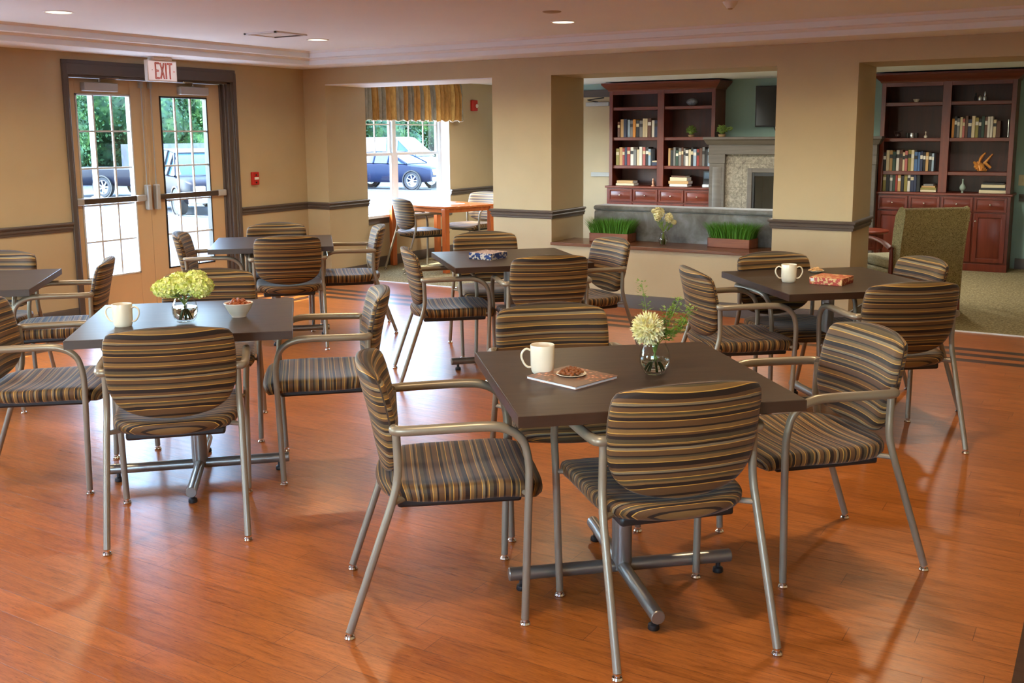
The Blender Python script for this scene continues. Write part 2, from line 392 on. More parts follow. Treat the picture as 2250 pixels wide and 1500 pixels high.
# ---- exterior double door
d1 = thing('door_1', None, None, (0,0,0)); d1['kind'] = 'structure'
cas = MB()
for x0, x1, w in ((0, .018, .10), (.018, .026, .07)):
    q = w*.55; cas.box(x0, x1, DY0-.025, DY0-.025+q, 0, DZ+w).box(x0, x1, DY1+.055-q, DY1+.055, 0, DZ+w).box(x0, x1, DY0-.025+q, DY1+.055-q, DZ-.02, DZ+w)
cas.box(-.22, 0, DY0, DY0+.045, 0, DZ).box(-.22, 0, DY1-.045, DY1, 0, DZ).box(-.22, 0, DY0, DY1, DZ-.04, DZ)
cas.box(-.13, -.02, DY1-.065, DY1-.045, 0, DZ-.02).box(-.13, -.06, DY1-.085, DY1-.065, 0, DZ-.02)
cas.build('door_frame', TRIMD, d1, bevel=.003)
MUNT = mat('muntin_white', srgb(196,204,208), .4)
def leaf(y0, y1, g0, g1, hs):
    L = MB(); x0, x1 = -.125, -.08
    L.box(x0, x1, y0, g0, .01, 2.095).box(x0, x1, g1, y1, .01, 2.095).box(x0, x1, g0, g1, .01, .34).box(x0, x1, g0, g1, 1.965, 2.095)
    lf = L.build('door_leaf', DOORP, d1, bevel=.003)
    st = MB()
    for a, b, c0, c1 in ((g0, g0+.014, .34, 1.965), (g1-.014, g1, .34, 1.965)): st.box(x0-.004, x1+.006, a, b, c0, c1)
    st.box(x0-.004, x1+.006, g0, g1, .34, .354).box(x0-.004, x1+.006, g0, g1, 1.951, 1.965)
    st.build('glazing_bead', BLACKP if hs < 0 else MUNT, lf)
    mu = MB()
    for i in (1, 2): yy = g0+(g1-g0)*i/3; mu.box(-.110, -.094, yy-.008, yy+.008, .34, 1.965)
    for i in range(1, 5): zz = .34+1.625*i/5; mu.box(-.1095, -.0945, g0, g1, zz-.008, zz+.008)
    mu.build('muntin_grid', MUNT, lf)
    MB().box(-.104, -.100, g0, g1, .34, 1.965).build('glass_pane', GLASS, lf, smooth=False)
    # panic bar, vertical rod, latch, closer
    me = y1-.05 if hs > 0 else y0+.05     # meeting edge side
    ou = y0+.01 if hs > 0 else y1-.01
    a, b = sorted((ou, me)); BR = MB()
    BR.box(-.08, -.045, a+.02, b-.02, 1.005, 1.055)
    BR.build('push_bar', mat('bronze_bar', srgb(78,66,56), .35, .3), d1, bevel=.006)
    E_ = MB(); k = -hs
    E_.box(-.08, -.040, ou, ou-k*.11, .998, 1.062) if hs < 0 else E_.box(-.08, -.040, ou, ou+.09, .998, 1.062)
    mm = me-hs*.02
    E_.box(-.08, -.020, min(mm, mm+hs*.045), max(mm, mm+hs*.045), .915, 1.15)
    if hs > 0: E_.box(-.08, -.036, g1-.02, mm, 1.000, 1.060)
    E_.build('latch_case', ALU, d1, bevel=.012, seg=3)
    MB().tube([(-.055, mm+hs*.02, 1.15), (-.055, mm+hs*.02, 2.06)], .006, 8).box(-.08, -.045, mm+hs*.005, mm+hs*.035, 2.03, 2.085).build('vertical_rod', ALU, d1)
    C = MB(); cy0 = g0+.06 if hs > 0 else g1-.36
    C.box(-.08, -.015, cy0, cy0+.34, 1.985, 2.060)
    C.build('door_closer', ALU, d1, bevel=.006)
    A = MB(); A.tube([(-.045, cy0+.17, 2.065), (-.045, cy0+.17, 2.09)], .012, 10)
    A.tube([(-.045, cy0+.17, 2.088), (.01, cy0+.17+hs*.16, 2.100)], .008, 8).tube([(.01, cy0+.17+hs*.16, 2.100), (-.03, cy0+.17-hs*.12, 2.108)], .008, 8)
    A.build('closer_arm', STEEL, d1)
leaf(-2.855, -2.032, -2.755, -2.19, 1)
leaf(-2.028, -1.115, -1.865, -1.295, -1)
# ---- windows: one in view, the others unseen and added for daylight
def window(name, WY0, WY1, loc=(0,0,0), rz=0.):
    w1 = thing(name, None, None, loc, rz); w1['kind'] = 'structure'; ym = (WY0+WY1)/2
    F = MB(); xa, xb = -.19, -.14
    F.box(xa, xb, WY0, WY0+.045, WZ0, WZ1).box(xa, xb, WY1-.045, WY1, WZ0, WZ1).box(xa, xb, WY0, WY1, WZ1-.05, WZ1).box(xa, xb+.01, WY0, WY1, WZ0, WZ0+.03)
    F.box(xa, xb+.004, ym-.035, ym+.035, WZ0, WZ1)
    F.build('window_frame', FRAMEW, w1, bevel=.003)
    for a, b in ((WY0+.045, ym-.035), (ym+.035, WY1-.045)):
        S = MB()
        for z0, z1, dx in ((WZ0+.03, 1.375, .012), (1.345, WZ1-.05, -.012)):
            X0, X1 = xa+.012+dx, xb-.012+dx
            S.box(X0, X1, a, a+.032, z0, z1).box(X0, X1, b-.032, b, z0, z1).box(X0, X1, a+.032, b-.032, z0, z0+.034).box(X0, X1, a+.032, b-.032, z1-.034, z1)
        for i in (1, 2): yy = a+(b-a)*i/3; S.box(-.178, -.166, yy-.008, yy+.008, 1.36, WZ1-.06)
        S.box(-.1775, -.1665, a, b, 1.714, 1.730)
        sa = S.build('sash', FRAMEW, w1)
        MB().box(-.174, -.170, a, b, 1.36, WZ1-.06).box(-.160, -.156, a, b, WZ0+.04, 1.36).build('glass_pane', GLASS, sa, smooth=False)
    MB().box(-.14, 0, WY1-.004, WY1-.0005, WZ0, WZ1).box(-.14, 0, WY0+.0005, WY0+.004, WZ0, WZ1).box(-.14, 0, WY0+.004, WY1-.004, WZ1-.004, WZ1-.0005).build('window_reveal', TRIMW, w1, smooth=False)
    MB().box(-.145, .045, WY0-.03, WY1+.03, WZ0-.03, WZ0+.004).build('window_sill', TRIMW, w1, bevel=.004)
    MB().box(0, .016, WY0-.02, WY1+.02, WZ0-.10, WZ0-.03).build('window_apron', TRIMD, w1, bevel=.003)
window('window_1', WY0, WY1)
window('window_2', *ADDED_W2); window('window_3', *ADDED_W4)  # both unseen, added for daylight: one out of frame, one behind a pillar
for i, (a, b) in enumerate(ADDED_WF): window('window_%d' % (4+i), -b, -a, (0, FRONTY, 0), R(90))  # unseen front windows, added to fill the room with daylight
# ---- door in the far wall of the lounge
d2 = thing('door_2', None, None, (0,0,0)); d2['kind'] = 'structure'
FR = MB(); FR.box(.35, .47, FARY-.03, FARY, 0, 2.11).box(.35, 1.66, FARY-.03, FARY, 2.10, 2.20); FR.build('door_frame', TRIMD, d2, bevel=.003)
dl = MB().box(.47, 1.66, FARY-.045, FARY-.005, .01, 2.10).build('door_leaf', WALL, d2, bevel=.002)
MB().box(1.16, 1.52, FARY-.10, FARY-.045, 1.975, 2.03).build('door_closer', ALU, d2, bevel=.005)
MB().tube([(1.34, FARY-.07, 2.03), (1.22, FARY-.16, 2.06), (1.42, FARY-.04, 2.09)], .008, 8).build('closer_arm', BLACKP, d2)
MB().box(1.24, 1.60, FARY-.085, FARY-.045, .995, 1.055).build('push_bar', ALU, d2, bevel=.004)

# ---- outdoors
PAVE = paint('concrete', srgb(206,198,190), .08, .9, .3, 40)
ASPH = paint('asphalt', srgb(54,57,64), .10, .9, .3, 60)
gr = MB(); gr.box(-1.8, 60, -80, FRONTY-.23, -.9, -.06); gr.prism([(-1.8, -.06), (-9, -.5), (-120, -.5), (-120, -.9), (-1.8, -.9)], 'y', -80, 110); struct('ground', gr, ASPH, smooth=False)
struct('trim_6', MB().box(-1.9, -.22, -30, 30, -.4, -.03), PAVE, smooth=False)
LINE = paint('white_line_paint', srgb(235,235,232), .03, .8, 0)
pl = MB()
for i in range(12): pl.box(-18.5, -13.0, 2.0+i*2.75, 2.1+i*2.75, -.5, -.496)
struct('trim_7', pl, LINE, smooth=False)

def rounded(w, h, r, n=6, top=0.):   # rounded rectangle outline, counter-clockwise, optional crown on the top edge
    out = []
    for cx, cy, a0 in ((w-r, h-r, 0), (-w+r, h-r, 90), (-w+r, -h+r, 180), (w-r, -h+r, 270)):
        for i in range(n+1):
            a = R(a0+90*i/n); out.append((cx+r*math.cos(a), cy+r*math.sin(a)))
    return out
def resample(pts, k):
    L = [0.]; n = len(pts)
    for i in range(n): L.append(L[-1]+math.dist(pts[i], pts[(i+1)%n]))
    out = []
    for j in range(k):
        t = L[-1]*j/k; i = max(q for q in range(n) if L[q] <= t+1e-12); u = (t-L[i])/max(1e-9, L[i+1]-L[i])
        a, b = pts[i], pts[(i+1)%n]; out.append((a[0]+(b[0]-a[0])*u, a[1]+(b[1]-a[1])*u))
    return out
def pillow(mb, outline, prof, place, stripe, c=(0,0)):
    # outline scaled about c by rho, height zeta; place(x, y, z) -> point; stripe(x, y, rho, zeta, nx, ny)
    n = len(outline); vs = []; at = []
    for rho, z, e in prof:
        for i, (x, y) in enumerate(outline):
            a, b = outline[i-1], outline[(i+1)%n]; tx, ty = b[0]-a[0], b[1]-a[1]; L = math.hypot(tx, ty) or 1; nx, ny = ty/L, -tx/L
            X, Y = c[0]+(x-c[0])*rho+nx*e, c[1]+(y-c[1])*rho+ny*e
            vs.append(place(X, Y, z)); at.append(stripe(X, Y, z, nx, ny*rho**8))
    k = len(prof)
    fs = [(j*n+i, j*n+(i+1)%n, (j+1)*n+(i+1)%n, (j+1)*n+i) for j in range(k-1) for i in range(n)]
    fs += [tuple(range(n-1,-1,-1)), tuple(range((k-1)*n, k*n))]
    mb.add(vs, fs, at)

# ================================================================== CHAIRS
def make_chair(label, group):
    t = thing('striped_armchair', label, 'chair', group=group)
    # seat
    ol = [(.245, .315), (.20, .352), (0, .366), (-.20, .352), (-.245, .315), (-.247, .1), (-.243, -.03), (-.215, -.12), (-.13, -.172), (0, -.188), (.13, -.172), (.215, -.12), (.243, -.03), (.247, .1)]
    ol = resample([tuple(p)[:2] for p in cr([(x, y, 0) for x, y in ol+[ol[0]]], 6)[:-1]], 64)
    def ztop(x, y): return .487 + .016*math.cos((y-.16)*7.5)*0 - .014*math.exp(-((y-.02)/.13)**2)*(1-(x/.26)**2) - .020*max(0, (y-.22)/.14)**2 - .006*math.exp(-(x/.14)**2)
    prof = [(.02, 1, 0), (.25, 1, 0), (.45, 1, 0), (.62, 1, 0), (.76, 1, 0), (.87, .98, 0), (.94, .90, 0), (.98, .72, 0), (.995, .45, 0), (1, .2, 0), (.99, -.3, 0), (.955, -.75, 0), (.88, -.97, 0), (.6, -1, 0), (.1, -1, 0)]
    H = .031
    def place(x, y, z): zt = ztop(x, y); return (x, y, zt-H+z*H)
    def st(x, y, z, nx, ny): return y + (1-z)*H*max(0, ny)*1.0 - (1-z)*H*max(0, -ny) + .02*math.exp(-(x/.16)**2)*0 + 3
    b = MB(); pillow(b, ol, prof, place, st, (0, .09)); b.build('seat', FABRIC, t, ang=60)
    MB().box(-.19, .19, -.12, .285, .396, .430).build('seat_pan', BLACKP, t, bevel=.01)
    # backrest: a cushion in front and a shell behind with a seam between them
    bo = [(.226, .166), (.242, .142), (.248, .08), (.247, 0), (.238, -.07), (.205, -.130), (.13, -.170), (0, -.186), (-.13, -.170), (-.205, -.130), (-.238, -.07), (-.247, 0), (-.248, .08), (-.242, .142), (-.226, .166), (-.19, .176), (-.10, .190), (0, .195), (.10, .190), (.19, .176)]
    bo = resample([tuple(p)[:2] for p in cr([(x, y, 0) for x, y in bo+[bo[0]]], 6)[:-1]], 72)
    def bp(x, z, d):   # d: front +, back -; leaning back and wrapped forward at the sides
        s_ = z+.186; return (x, -.146 - .078*(max(0, s_)/.38)**1.25 + .72*x*x*(1+.35*s_) + d, .672+z)
    bprof = [(.03, .034, 0), (.3, .034, 0), (.55, .033, 0), (.75, .031, 0), (.88, .027, 0), (.95, .019, 0), (.985, .008, 0), (.992, .001, 0), (.965, -.002, 0), (.992, -.005, 0), (.992, -.011, 0), (.975, -.019, 0), (.92, -.024, 0), (.8, -.027, 0), (.5, -.028, 0), (.05, -.028, 0)]
    b = MB(); pillow(b, bo, bprof, bp, lambda x, y, z, nx, ny: y + (z*ny*.8 if z > 0 else z*ny*-.8) + (0 if z >= 0 else .37), (0, 0))
    bk = b.build('backrest', FABRIC, t, ang=60)
    MB().tube([bp(x*.982, z*.982, -.002) for x, z in bo], .0034, 6, cyc=True).build('piping', PIPING, bk)
    for s in (-1, 1):
        # front leg, curving into the arm
        fl = [(s*.2575, .2825, .021), (s*.262, .288, .2), (s*.266, .294, .40), (s*.270, .297, .52), (s*.274, .293, .575)]
        lg = MB().tube(cr(fl, 4), .0130, 12).build('leg', TUBE, t)
        MB().lathe([(.0130, .024), (.0125, .020), (.0085, .018), (.0085, .013), (.0150, .011), (.0180, .005), (.0165, 0)], (s*.2575, .2825, 0), 12).build('glide', CHROME, lg)
        ar = [(s*.274, .293, .572), (s*.275, .280, .622), (s*.277, .250, .657), (s*.279, .205, .6775), (s*.281, .15, .683), (s*.281, .05, .682), (s*.279, -.05, .680), (s*.275, -.10, .679), (s*.266, -.122, .679), (s*.252, -.126, .679), (s*.246, -.124, .678)]
        P = cr(ar, 4); k = len(P)
        MB().tube(P, [.0130+.0036*min(1, max(0, (i-3)/10)) for i in range(k)], 12, flat=1., up=(0, 1, 0)).build('armrest', TUBE, t)
        rl = [(s*.2615, -.2825, .021), (s*.2592, -.2305, .1715), (s*.2570, -.1820, .3120), (s*.2548, -.1400, .4335), (s*.2520, -.1230, .4950), (s*.2505, -.1175, .535), (s*.2495, -.117, .58), (s*.249, -.120, .675)]
        lg = MB().tube(cr(rl, 4), .0130, 12).build('leg', TUBE, t)
        MB().lathe([(.0130, .024), (.0125, .020), (.0085, .018), (.0085, .013), (.0150, .011), (.0180, .005), (.0165, 0)], (s*.2615, -.2825, 0), 12).build('glide', CHROME, lg)
        MB().tube([(s*.253, -.137, .440), (s*.21, -.10, .437), (s*.15, -.05, .430)], .0100, 10).build('seat_support', TUBE, t)
        MB().tube([(s*.266, .294, .448), (s*.21, .272, .448), (s*.15, .23, .430)], .0090, 10).build('seat_support', TUBE, t)
        MB().lathe([(.0045, -.002), (.0045, .002)], (0,0,0), 8, Matrix.Translation((s*.238, -.121, .60)) @ Matrix.Rotation(R(90), 4, 'Y')).build('bolt', CHROME, t)
    return t
G1 = 'striped armchairs round the square cafe tables'
CH = [
 (5.763,-5.667,39.2,'nearest striped armchair left of the foreground table, facing right with its side to us'),
 (6.526,-5.459,136.3,'nearest striped armchair seen from behind, pushed against the front of the foreground table'),
 (6.812,-4.618,224.7,'striped armchair at the right side of the foreground table, turned left towards it'),
 (5.763,-4.748,-49,'striped armchair facing us behind the foreground table and its white mug'),
 (3.452,-5.607,40,'striped armchair at the picture\'s left edge, facing the table with hydrangeas'),
 (4.460,-5.632,135.2,'striped armchair seen from behind in front of the table with bowl, mug and hydrangeas'),
 (4.544,-4.719,222.8,'striped armchair on the right side of the table with the bowl of nuts, facing left'),
 (3.557,-4.646,-46.4,'striped armchair facing us behind the pale green hydrangeas'),
 (3.889,-2.986,42,'striped armchair left of the table with the blue game box, facing right'),
 (4.628,-2.884,133,'striped armchair seen from behind at the table with the blue game box'),
 (4.567,-2.119,236,'pale-looking striped armchair right of the blue game box, in front of the half wall'),
 (3.737,-2.119,-46.4,'striped armchair facing us behind the blue game box, its back against the wide pillar'),
 (5.883,-3.056,39.2,'striped armchair left of the table with the red game box, turned right'),
 (6.767,-3.014,128,'striped armchair seen from behind at the table with the red game box'),
 (6.625,-2.269,221.5,'striped armchair right of the red game box, in front of the patterned lounge chair'),
 (6.048,-2.438,-43.1,'striped armchair facing us behind the two-handled mug, below the right-hand pillar'),
 (1.654,-2.938,40.6,'striped armchair before the glass of the right door leaf, facing right'),
 (2.320,-2.742,133.3,'striped armchair seen from behind at the table nearest the glazed doors'),
 (2.365,-2.005,224.4,'striped armchair on the right of the table nearest the glazed doors, facing left'),
 (1.734,-2.257,-45.2,'striped armchair behind the table nearest the glazed doors, against the tan wall'),
 (2.321,-4.575,228,'striped armchair before the left door leaf, facing the table cut off by the left edge'),
 (1.610,-4.680,-55,'striped armchair behind the table cut off by the left edge, only its back showing'),
]
GG = 'striped armchairs at the orange wooden table'
ch0 = make_chair(CH[0][3], G1)
ch0.location = (CH[0][0], CH[0][1], 0); ch0.rotation_euler = (0, 0, R(CH[0][2]-90))
for x, y, h, lab in CH[1:]: dup(ch0, (x, y, 0), R(h-90), lab, G1)
dup(ch0, (.575, 1.20, .004), R(63-90), 'striped armchair seen from behind at the orange wooden table by the window', GG)
dup(ch0, (.67, 2.38, .004), R(-95-90), 'striped armchair on the far side of the orange wooden table, half hidden by the pillar', GG)

# ================================================================== CAFE TABLES
def make_table(label):
    t = thing('cafe_table', label, 'table', group='square laminate cafe tables')
    s = .457
    top = MB().box(-s+.002, s-.002, -s+.002, s-.002, .7260, .7618).build('tabletop', LAM, t, bevel=.0015)
    e = MB()
    for a in range(4): e.box(-s, s, s-.002, s+.0005, .7255, .7605, Matrix.Rotation(R(90*a), 4, 'Z'))
    e.build('edge_band', LAME, top, smooth=False)
    MB().lathe([(.036, .05), (.036, .712)], n=28).build('column', STEEL, t)
    MB().box(-.20, .20, -.03, .03, .706, .7262).box(-.03, .03, -.20, .20, .7055, .7258).build('top_bracket', BLACKP, t)
    for a in range(4):
        M_ = Matrix.Rotation(R(90*a), 4, 'Z'); b = MB()
        b.tube([tuple(M_@Vector((.02, 0, .060))), tuple(M_@Vector((.408, 0, .060))), tuple(M_@Vector((.411, 0, .060)))], [.0235, .0235, .021], 20)
        f = b.build('foot', STEEL, t)
        p = M_@Vector((.365, 0, 0)); MB().lathe([(.009, .040), (.009, .022), (.018, .017), (.020, .004), (.018, 0)], (p.x, p.y, 0), 12).build('glide', BLACKP, f)
    return t
TB = [(6.277,-5.231,41.5,'square dark table in the foreground with mug, magazine and one white bloom'),
      (4.069,-5.195,43.1,'square dark table at the left holding pale green hydrangeas and a bowl of nuts'),
      (4.172,-2.553,45.3,'square dark table in the middle holding the blue game box'),
      (6.331,-2.608,41.5,'square dark table at the right holding the red game box and two-handled mug'),
      (1.996,-2.562,42.4,'empty square dark table beside the glazed doors'),
      (1.954,-5.040,44.9,'empty square dark table cut off by the left edge of the picture')]
tb0 = make_table(TB[0][3]); tb0.location = (TB[0][0], TB[0][1], 0); tb0.rotation_euler = (0, 0, R(TB[0][2]))
for x, y, a, lab in TB[1:]: dup(tb0, (x, y, 0), R(a), lab)
TZ = .7620
# ---- orange wooden table by the window
def orange_table():
    t = thing('wooden_table', 'orange wooden table standing in the sun beside the window', 'table', (.672, 1.592, .004), R(-16.5))
    a, b = .52, .345
    MB().box(-a-.03, a+.03, -b-.03, b+.03, .742, .768).build('tabletop', ORANGEX, t, bevel=.005)
    for x in (-1, 1):
        for y in (-1, 1): MB().box(x*a-.032, x*a+.032, y*b-.032, y*b+.032, 0, .742).build('leg', ORANGE, t, bevel=.004)
    for y in (-1, 1): MB().box(-a, a, y*b-.012, y*b+.012, .697, .742).build('apron', ORANGEX, t)
    for x in (-1, 1): MB().box(x*a-.012, x*a+.012, -b, b, .697, .742).build('apron', ORANGE, t)
orange_table()
PAPER = mat('paper', srgb(226,228,232), .6)
for i, (x, y, r_, lab) in enumerate([(.62, 1.72, 10, 'larger white sheet of paper on the sunlit orange table'), (.86, 1.60, -28, 'smaller grey-white leaflet on the sunlit orange table')]):
    w_, h_ = ((.105, .148), (.08, .11))[i]
    o = MB().box(-w_, w_, -h_, h_, 0, .0015).build('sheet_of_paper', PAPER, smooth=False); o.location = (x, y, .772); o.rotation_euler = (0, 0, R(r_)); tag(o, lab, 'paper')

# ================================================================== TABLEWARE
def mug(x, y, rz, handles, label):
    t = thing('mug', label, 'mug', (x, y, TZ), R(rz), 'white coffee mugs')
    MB().lathe([(.0, .003), (.030, .003), (.034, 0), (.037, .004), (.0395, .012), (.0415, .030), (.0425, .097), (.0420, .0995), (.0395, .0985), (.0385, .09), (.0375, .02), (.034, .010), (0, .009)], n=32).build('cup_body', WHITEC, t, ang=50)
    for s in handles:
        P = cr([(s*.040, 0, .080), (s*.056, 0, .086), (s*.070, 0, .075), (s*.073, 0, .056), (s*.064, 0, .034), (s*.052, 0, .022), (s*.039, 0, .021)], 5)
        MB().tube(P, .0048, 8, flat=.8).build('handle', WHITEC, t)
    return t
mug(6.026, -5.359, 215-180+2, (-1,), 'white mug with one handle on the foreground table')
mug(3.983, -5.501, 31, (-1, 1), 'white two-handled mug left of the hydrangeas on the left table')
mug(6.161, -2.812, 24, (-1, 1), 'white two-handled mug beside the red game box')
def round_vase(x, y, z, s, label, lvl=.052):
    t = thing('glass_vase', label, 'vase', (x, y, z), 0, 'round clear glass vases')
    o = [(.0001, 0), (.032, 0), (.036, .004), (.046, .018), (.0525, .040), (.053, .060), (.048, .082), (.040, .098), (.0375, .106), (.0385, .112)]
    i = [(.0360, .112), (.0350, .106), (.0375, .097), (.0455, .081), (.0505, .060), (.050, .040), (.0435, .020), (.033, .011), (.0001, .010)]
    MB().lathe([(a*s, b*s) for a, b in o+i], n=36).build('vase_body', VGLASS, t, ang=80)
    MB().lathe([(a*s, b*s) for a, b in [(.0001, .0102), (.0325, .0112), (.043, .0202), (.0496, .040), (.0501, lvl), (.0001, lvl)]], n=36).build('water', WATER, t)
    return t
round_vase(6.372, -5.181, TZ, 1., 'round glass vase with one white bloom on the foreground table', .052)
round_vase(4.139, -5.291, TZ, 1.06, 'round glass vase holding pale green hydrangeas on the left table', .064)
def floret_head(mb, c, r, n, rnd, size=.011, squash=.85):
    for k in range(n):
        z = 1-2*(k+.5)/n; a = k*2.39996; q = math.sqrt(1-z*z); d = Vector((q*math.cos(a), q*math.sin(a), z))
        rr = r*rnd.uniform(.82, 1.05); p = Vector((d.x*rr, d.y*rr, d.z*rr*squash))+Vector(c)
        rot = d.to_track_quat('Z', 'Y').to_matrix() @ Matrix.Rotation(rnd.uniform(0, 6.3), 3, 'Z')
        for j in range(4):
            A = rot @ Matrix.Rotation(j*math.pi/2, 3, 'Z') @ Matrix.Rotation(rnd.uniform(-.9, -.1), 3, 'Y'); s_ = size*rnd.uniform(.8, 1.2)
            mb.add([tuple(p+A@Vector(v)) for v in ((0, 0, 0), (s_*.6, -s_*.5, .1*s_), (s_*1.15, 0, .0), (s_*.6, s_*.5, .1*s_))], [(0, 1, 2, 3)])
def petal_mat(name, a, b):
    M = mat(name, a, .55, 0, .3); n = N(M); n.col(n.ramp(n.noise(n.coord(), 60, 2), [(.35, a), (.65, b)]))
    n.b.inputs['Subsurface Weight'].default_value = .15; n.b.inputs['Subsurface Radius'].default_value = (.01, .01, .004); return M
PALE = petal_mat('pale_green_petals', srgb(204,214,96), srgb(240,240,170))
CREAM = petal_mat('cream_petals', srgb(224,216,150), srgb(242,238,204))
def stem_tube(mb, pts, r=.0022): mb.tube(cr(pts, 5), r, 6)
def leafy(mb, c, d, L, w):
    d = Vector(d).normalized(); s_ = d.cross(Vector((0, 0, 1))); s_ = s_.normalized() if s_.length > .01 else Vector((1, 0, 0)); c = Vector(c); u = s_.cross(d)
    P = [c, c+d*L*.35+s_*w-u*w*.3, c+d*L, c+d*L*.35-s_*w-u*w*.3, c+d*L*.4]
    mb.add([tuple(p) for p in P], [(0, 1, 4), (1, 2, 4), (2, 3, 4), (3, 0, 4)])
def hydrangeas(x, y, z):
    rnd = random.Random(3); t = thing('hydrangea_bouquet', 'bunch of pale green hydrangeas standing in the round vase on the left table', 'flowers', (x, y, z), R(31))
    H = [(-.098, .0, .150, .038), (-.050, -.022, .160, .050), (.012, -.030, .166, .040), (.078, -.012, .160, .052), (.046, .035, .186, .046), (-.034, .042, .180, .040)]
    for hx, hy, hz, r in H:
        b = MB(); b.ball((hx, hy, hz), r*.62, 10, sz=.85); floret_head(b, (hx, hy, hz), r, 230, rnd, .0115); hd = b.build('flower_head', PALE, t, smooth=False)
        s_ = MB(); stem_tube(s_, [(-hx*.28, -hy*.3, .016), (0, 0, .075), (hx*.35, hy*.35, .112), (hx*.9, hy*.9, hz-.03)], .0028); s_.build('stem', STEM, t)
    lf = MB()
    for k in range(26):
        a = rnd.uniform(0, 6.28); q = rnd.uniform(.01, .05); leafy(lf, (q*math.cos(a), q*math.sin(a), rnd.uniform(.115, .15)), (math.cos(a), math.sin(a), rnd.uniform(.1, .9)), rnd.uniform(.03, .06), .012)
    lf.build('foliage', STEM, t, smooth=False)
hydrangeas(4.139, -5.291, TZ)
def single_bloom(x, y, z):
    rnd = random.Random(5); t = thing('flower_arrangement', 'one big cream bloom with leafy green sprigs in the foreground vase', 'flowers', (x, y, z), R(31))
    b = MB(); c = (-.028, -.012, .160); b.ball(c, .040, 10)
    for k in range(420):
        zc = 1-2*(k+.5)/420; a = k*2.39996; q = math.sqrt(1-zc*zc); d = Vector((q*math.cos(a), q*math.sin(a), zc)); rr = rnd.uniform(.050, .066)
        p = Vector(c)+d*.030; e = Vector(c)+d*rr; s_ = d.orthogonal().normalized(); s_.rotate(Matrix.Rotation(rnd.uniform(0, 6.3), 3, d)); w_ = rnd.uniform(.005, .009)
        u = s_.cross(d)*.003; b.add([tuple(p), tuple((p+e)/2+s_*w_+u), tuple(e), tuple((p+e)/2-s_*w_+u)], [(0, 1, 2, 3)])
    b.build('flower_head', CREAM, t, smooth=False)
    s_ = MB()
    for k in range(9):
        a = k*.7+.2; stem_tube(s_, [(-.030*math.cos(a), -.030*math.sin(a), .014), (0, 0, .07), (.012*math.cos(a), .012*math.sin(a), .115)], .0022)
    stem_tube(s_, [(0, 0, .07), (-.012, -.004, .12), (-.028, -.012, .14)], .003); s_.build('stem', STEM, t)
    for (ex, ey, ez, n_) in ((-.048, .01, .315, 90), (.080, .0, .262, 130), (.120, -.02, .235, 130), (.045, .02, .225, 110), (.095, -.035, .19, 110), (.06, -.01, .15, 90)):
        sp = MB(); P = cr([(0, 0, .09), (ex*.35, ey*.4, .14), (ex*.75, ey*.8, ez*.8), (ex, ey, ez)], 8); sp.tube(P, .0012, 5)
        for k in range(n_):
            f = rnd.uniform(.25, 1)*(len(P)-1); i = int(f); p = P[min(i, len(P)-2)].lerp(P[min(i+1, len(P)-1)], f-i); a = rnd.uniform(0, 6.28)
            q = p+Vector((math.cos(a), math.sin(a), rnd.uniform(-.4, .6)))*rnd.uniform(.002, .018); leafy(sp, q, (math.cos(a), math.sin(a), rnd.uniform(0, .8)), rnd.uniform(.009, .017), .0050)
        sp.build('sprig', LEAF, t, smooth=False)
single_bloom(6.372, -5.181, TZ)
# nuts, bowls
def nut_mesh():
    b = MB(); b.ball((0, 0, 0), .0095, 10, sx=1.25, sy=.85, sz=.72); return b
def heap(x, y, z, r, n, h, name, labels, cat, group, m, seed, first, sc=1.):
    rnd = random.Random(seed); k = 0; out = []
    for i in range(n):
        q = r*math.sqrt((i+.5)/n); a = i*2.39996; zz = z+h*(1-(q/r)**2)+rnd.uniform(0, .002)
        o = first if k == 0 else first.copy()
        if k: COL.objects.link(o)
        o.location = (x+q*math.cos(a), y+q*math.sin(a), zz); o.rotation_euler = (rnd.uniform(-.6, .6), rnd.uniform(-.5, .5), rnd.uniform(0, 3.1)); o.scale = (sc*rnd.uniform(.85, 1.15),)*3
        tag(o, labels, cat, group); k += 1
t = thing('snack_bowl', 'small white bowl of roasted nuts on the left table', 'bowl', (4.257, -5.083, TZ))
MB().lathe([(.0001, .002), (.028, .002), (.030, 0), (.033, 0), (.033, .006), (.044, .020), (.056, .040), (.0645, .060), (.0665, .063), (.0655, .0655), (.0620, .0630), (.052, .040), (.040, .020), (.028, .010), (.0001, .008)], n=36).build('bowl_body', WHITEC, t, ang=50)
n1 = nut_mesh().build('roasted_nut', NUT); heap(4.257, -5.083, TZ+.0545, .050, 26, .014, 'nut', 'reddish brown roasted nut heaped in the small white bowl', 'nut', 'roasted nuts in the white bowl', NUT, 4, n1, 1.15)
n1b = n1.copy(); COL.objects.link(n1b)
for i in range(8):   # a second layer seen over the rim
    o = n1b if i == 0 else n1b.copy()
    if i: COL.objects.link(o)
    a = i*.8; o.location = (4.257+.022*math.cos(a), -5.083+.022*math.sin(a), TZ+.073+.004*(i % 2)); o.rotation_euler = (.3*i, .2*i, a); tag(o, 'reddish brown roasted nut heaped in the small white bowl', 'nut', 'roasted nuts in the white bowl')
def cover_mat():
    M = mat('magazine_cover', (.3,.2,.15), .35); n = N(M); v = n.coord()
    vo = n.n('TexVoronoi'); vo.inputs['Scale'].default_value = 62; n.l(v, vo.inputs['Vector'])
    a = n.ramp(vo.outputs['Distance'], [(.15, srgb(226,190,156)), (.30, srgb(176,96,60)), (.55, srgb(112,84,70))])
    w = n.ramp(n.noise(v, 7, 3), [(.48, (1,1,1)), (.58, (0,0,0))], 'LINEAR')
    n.col(n.mix(w, srgb(118,92,76), a)); return M
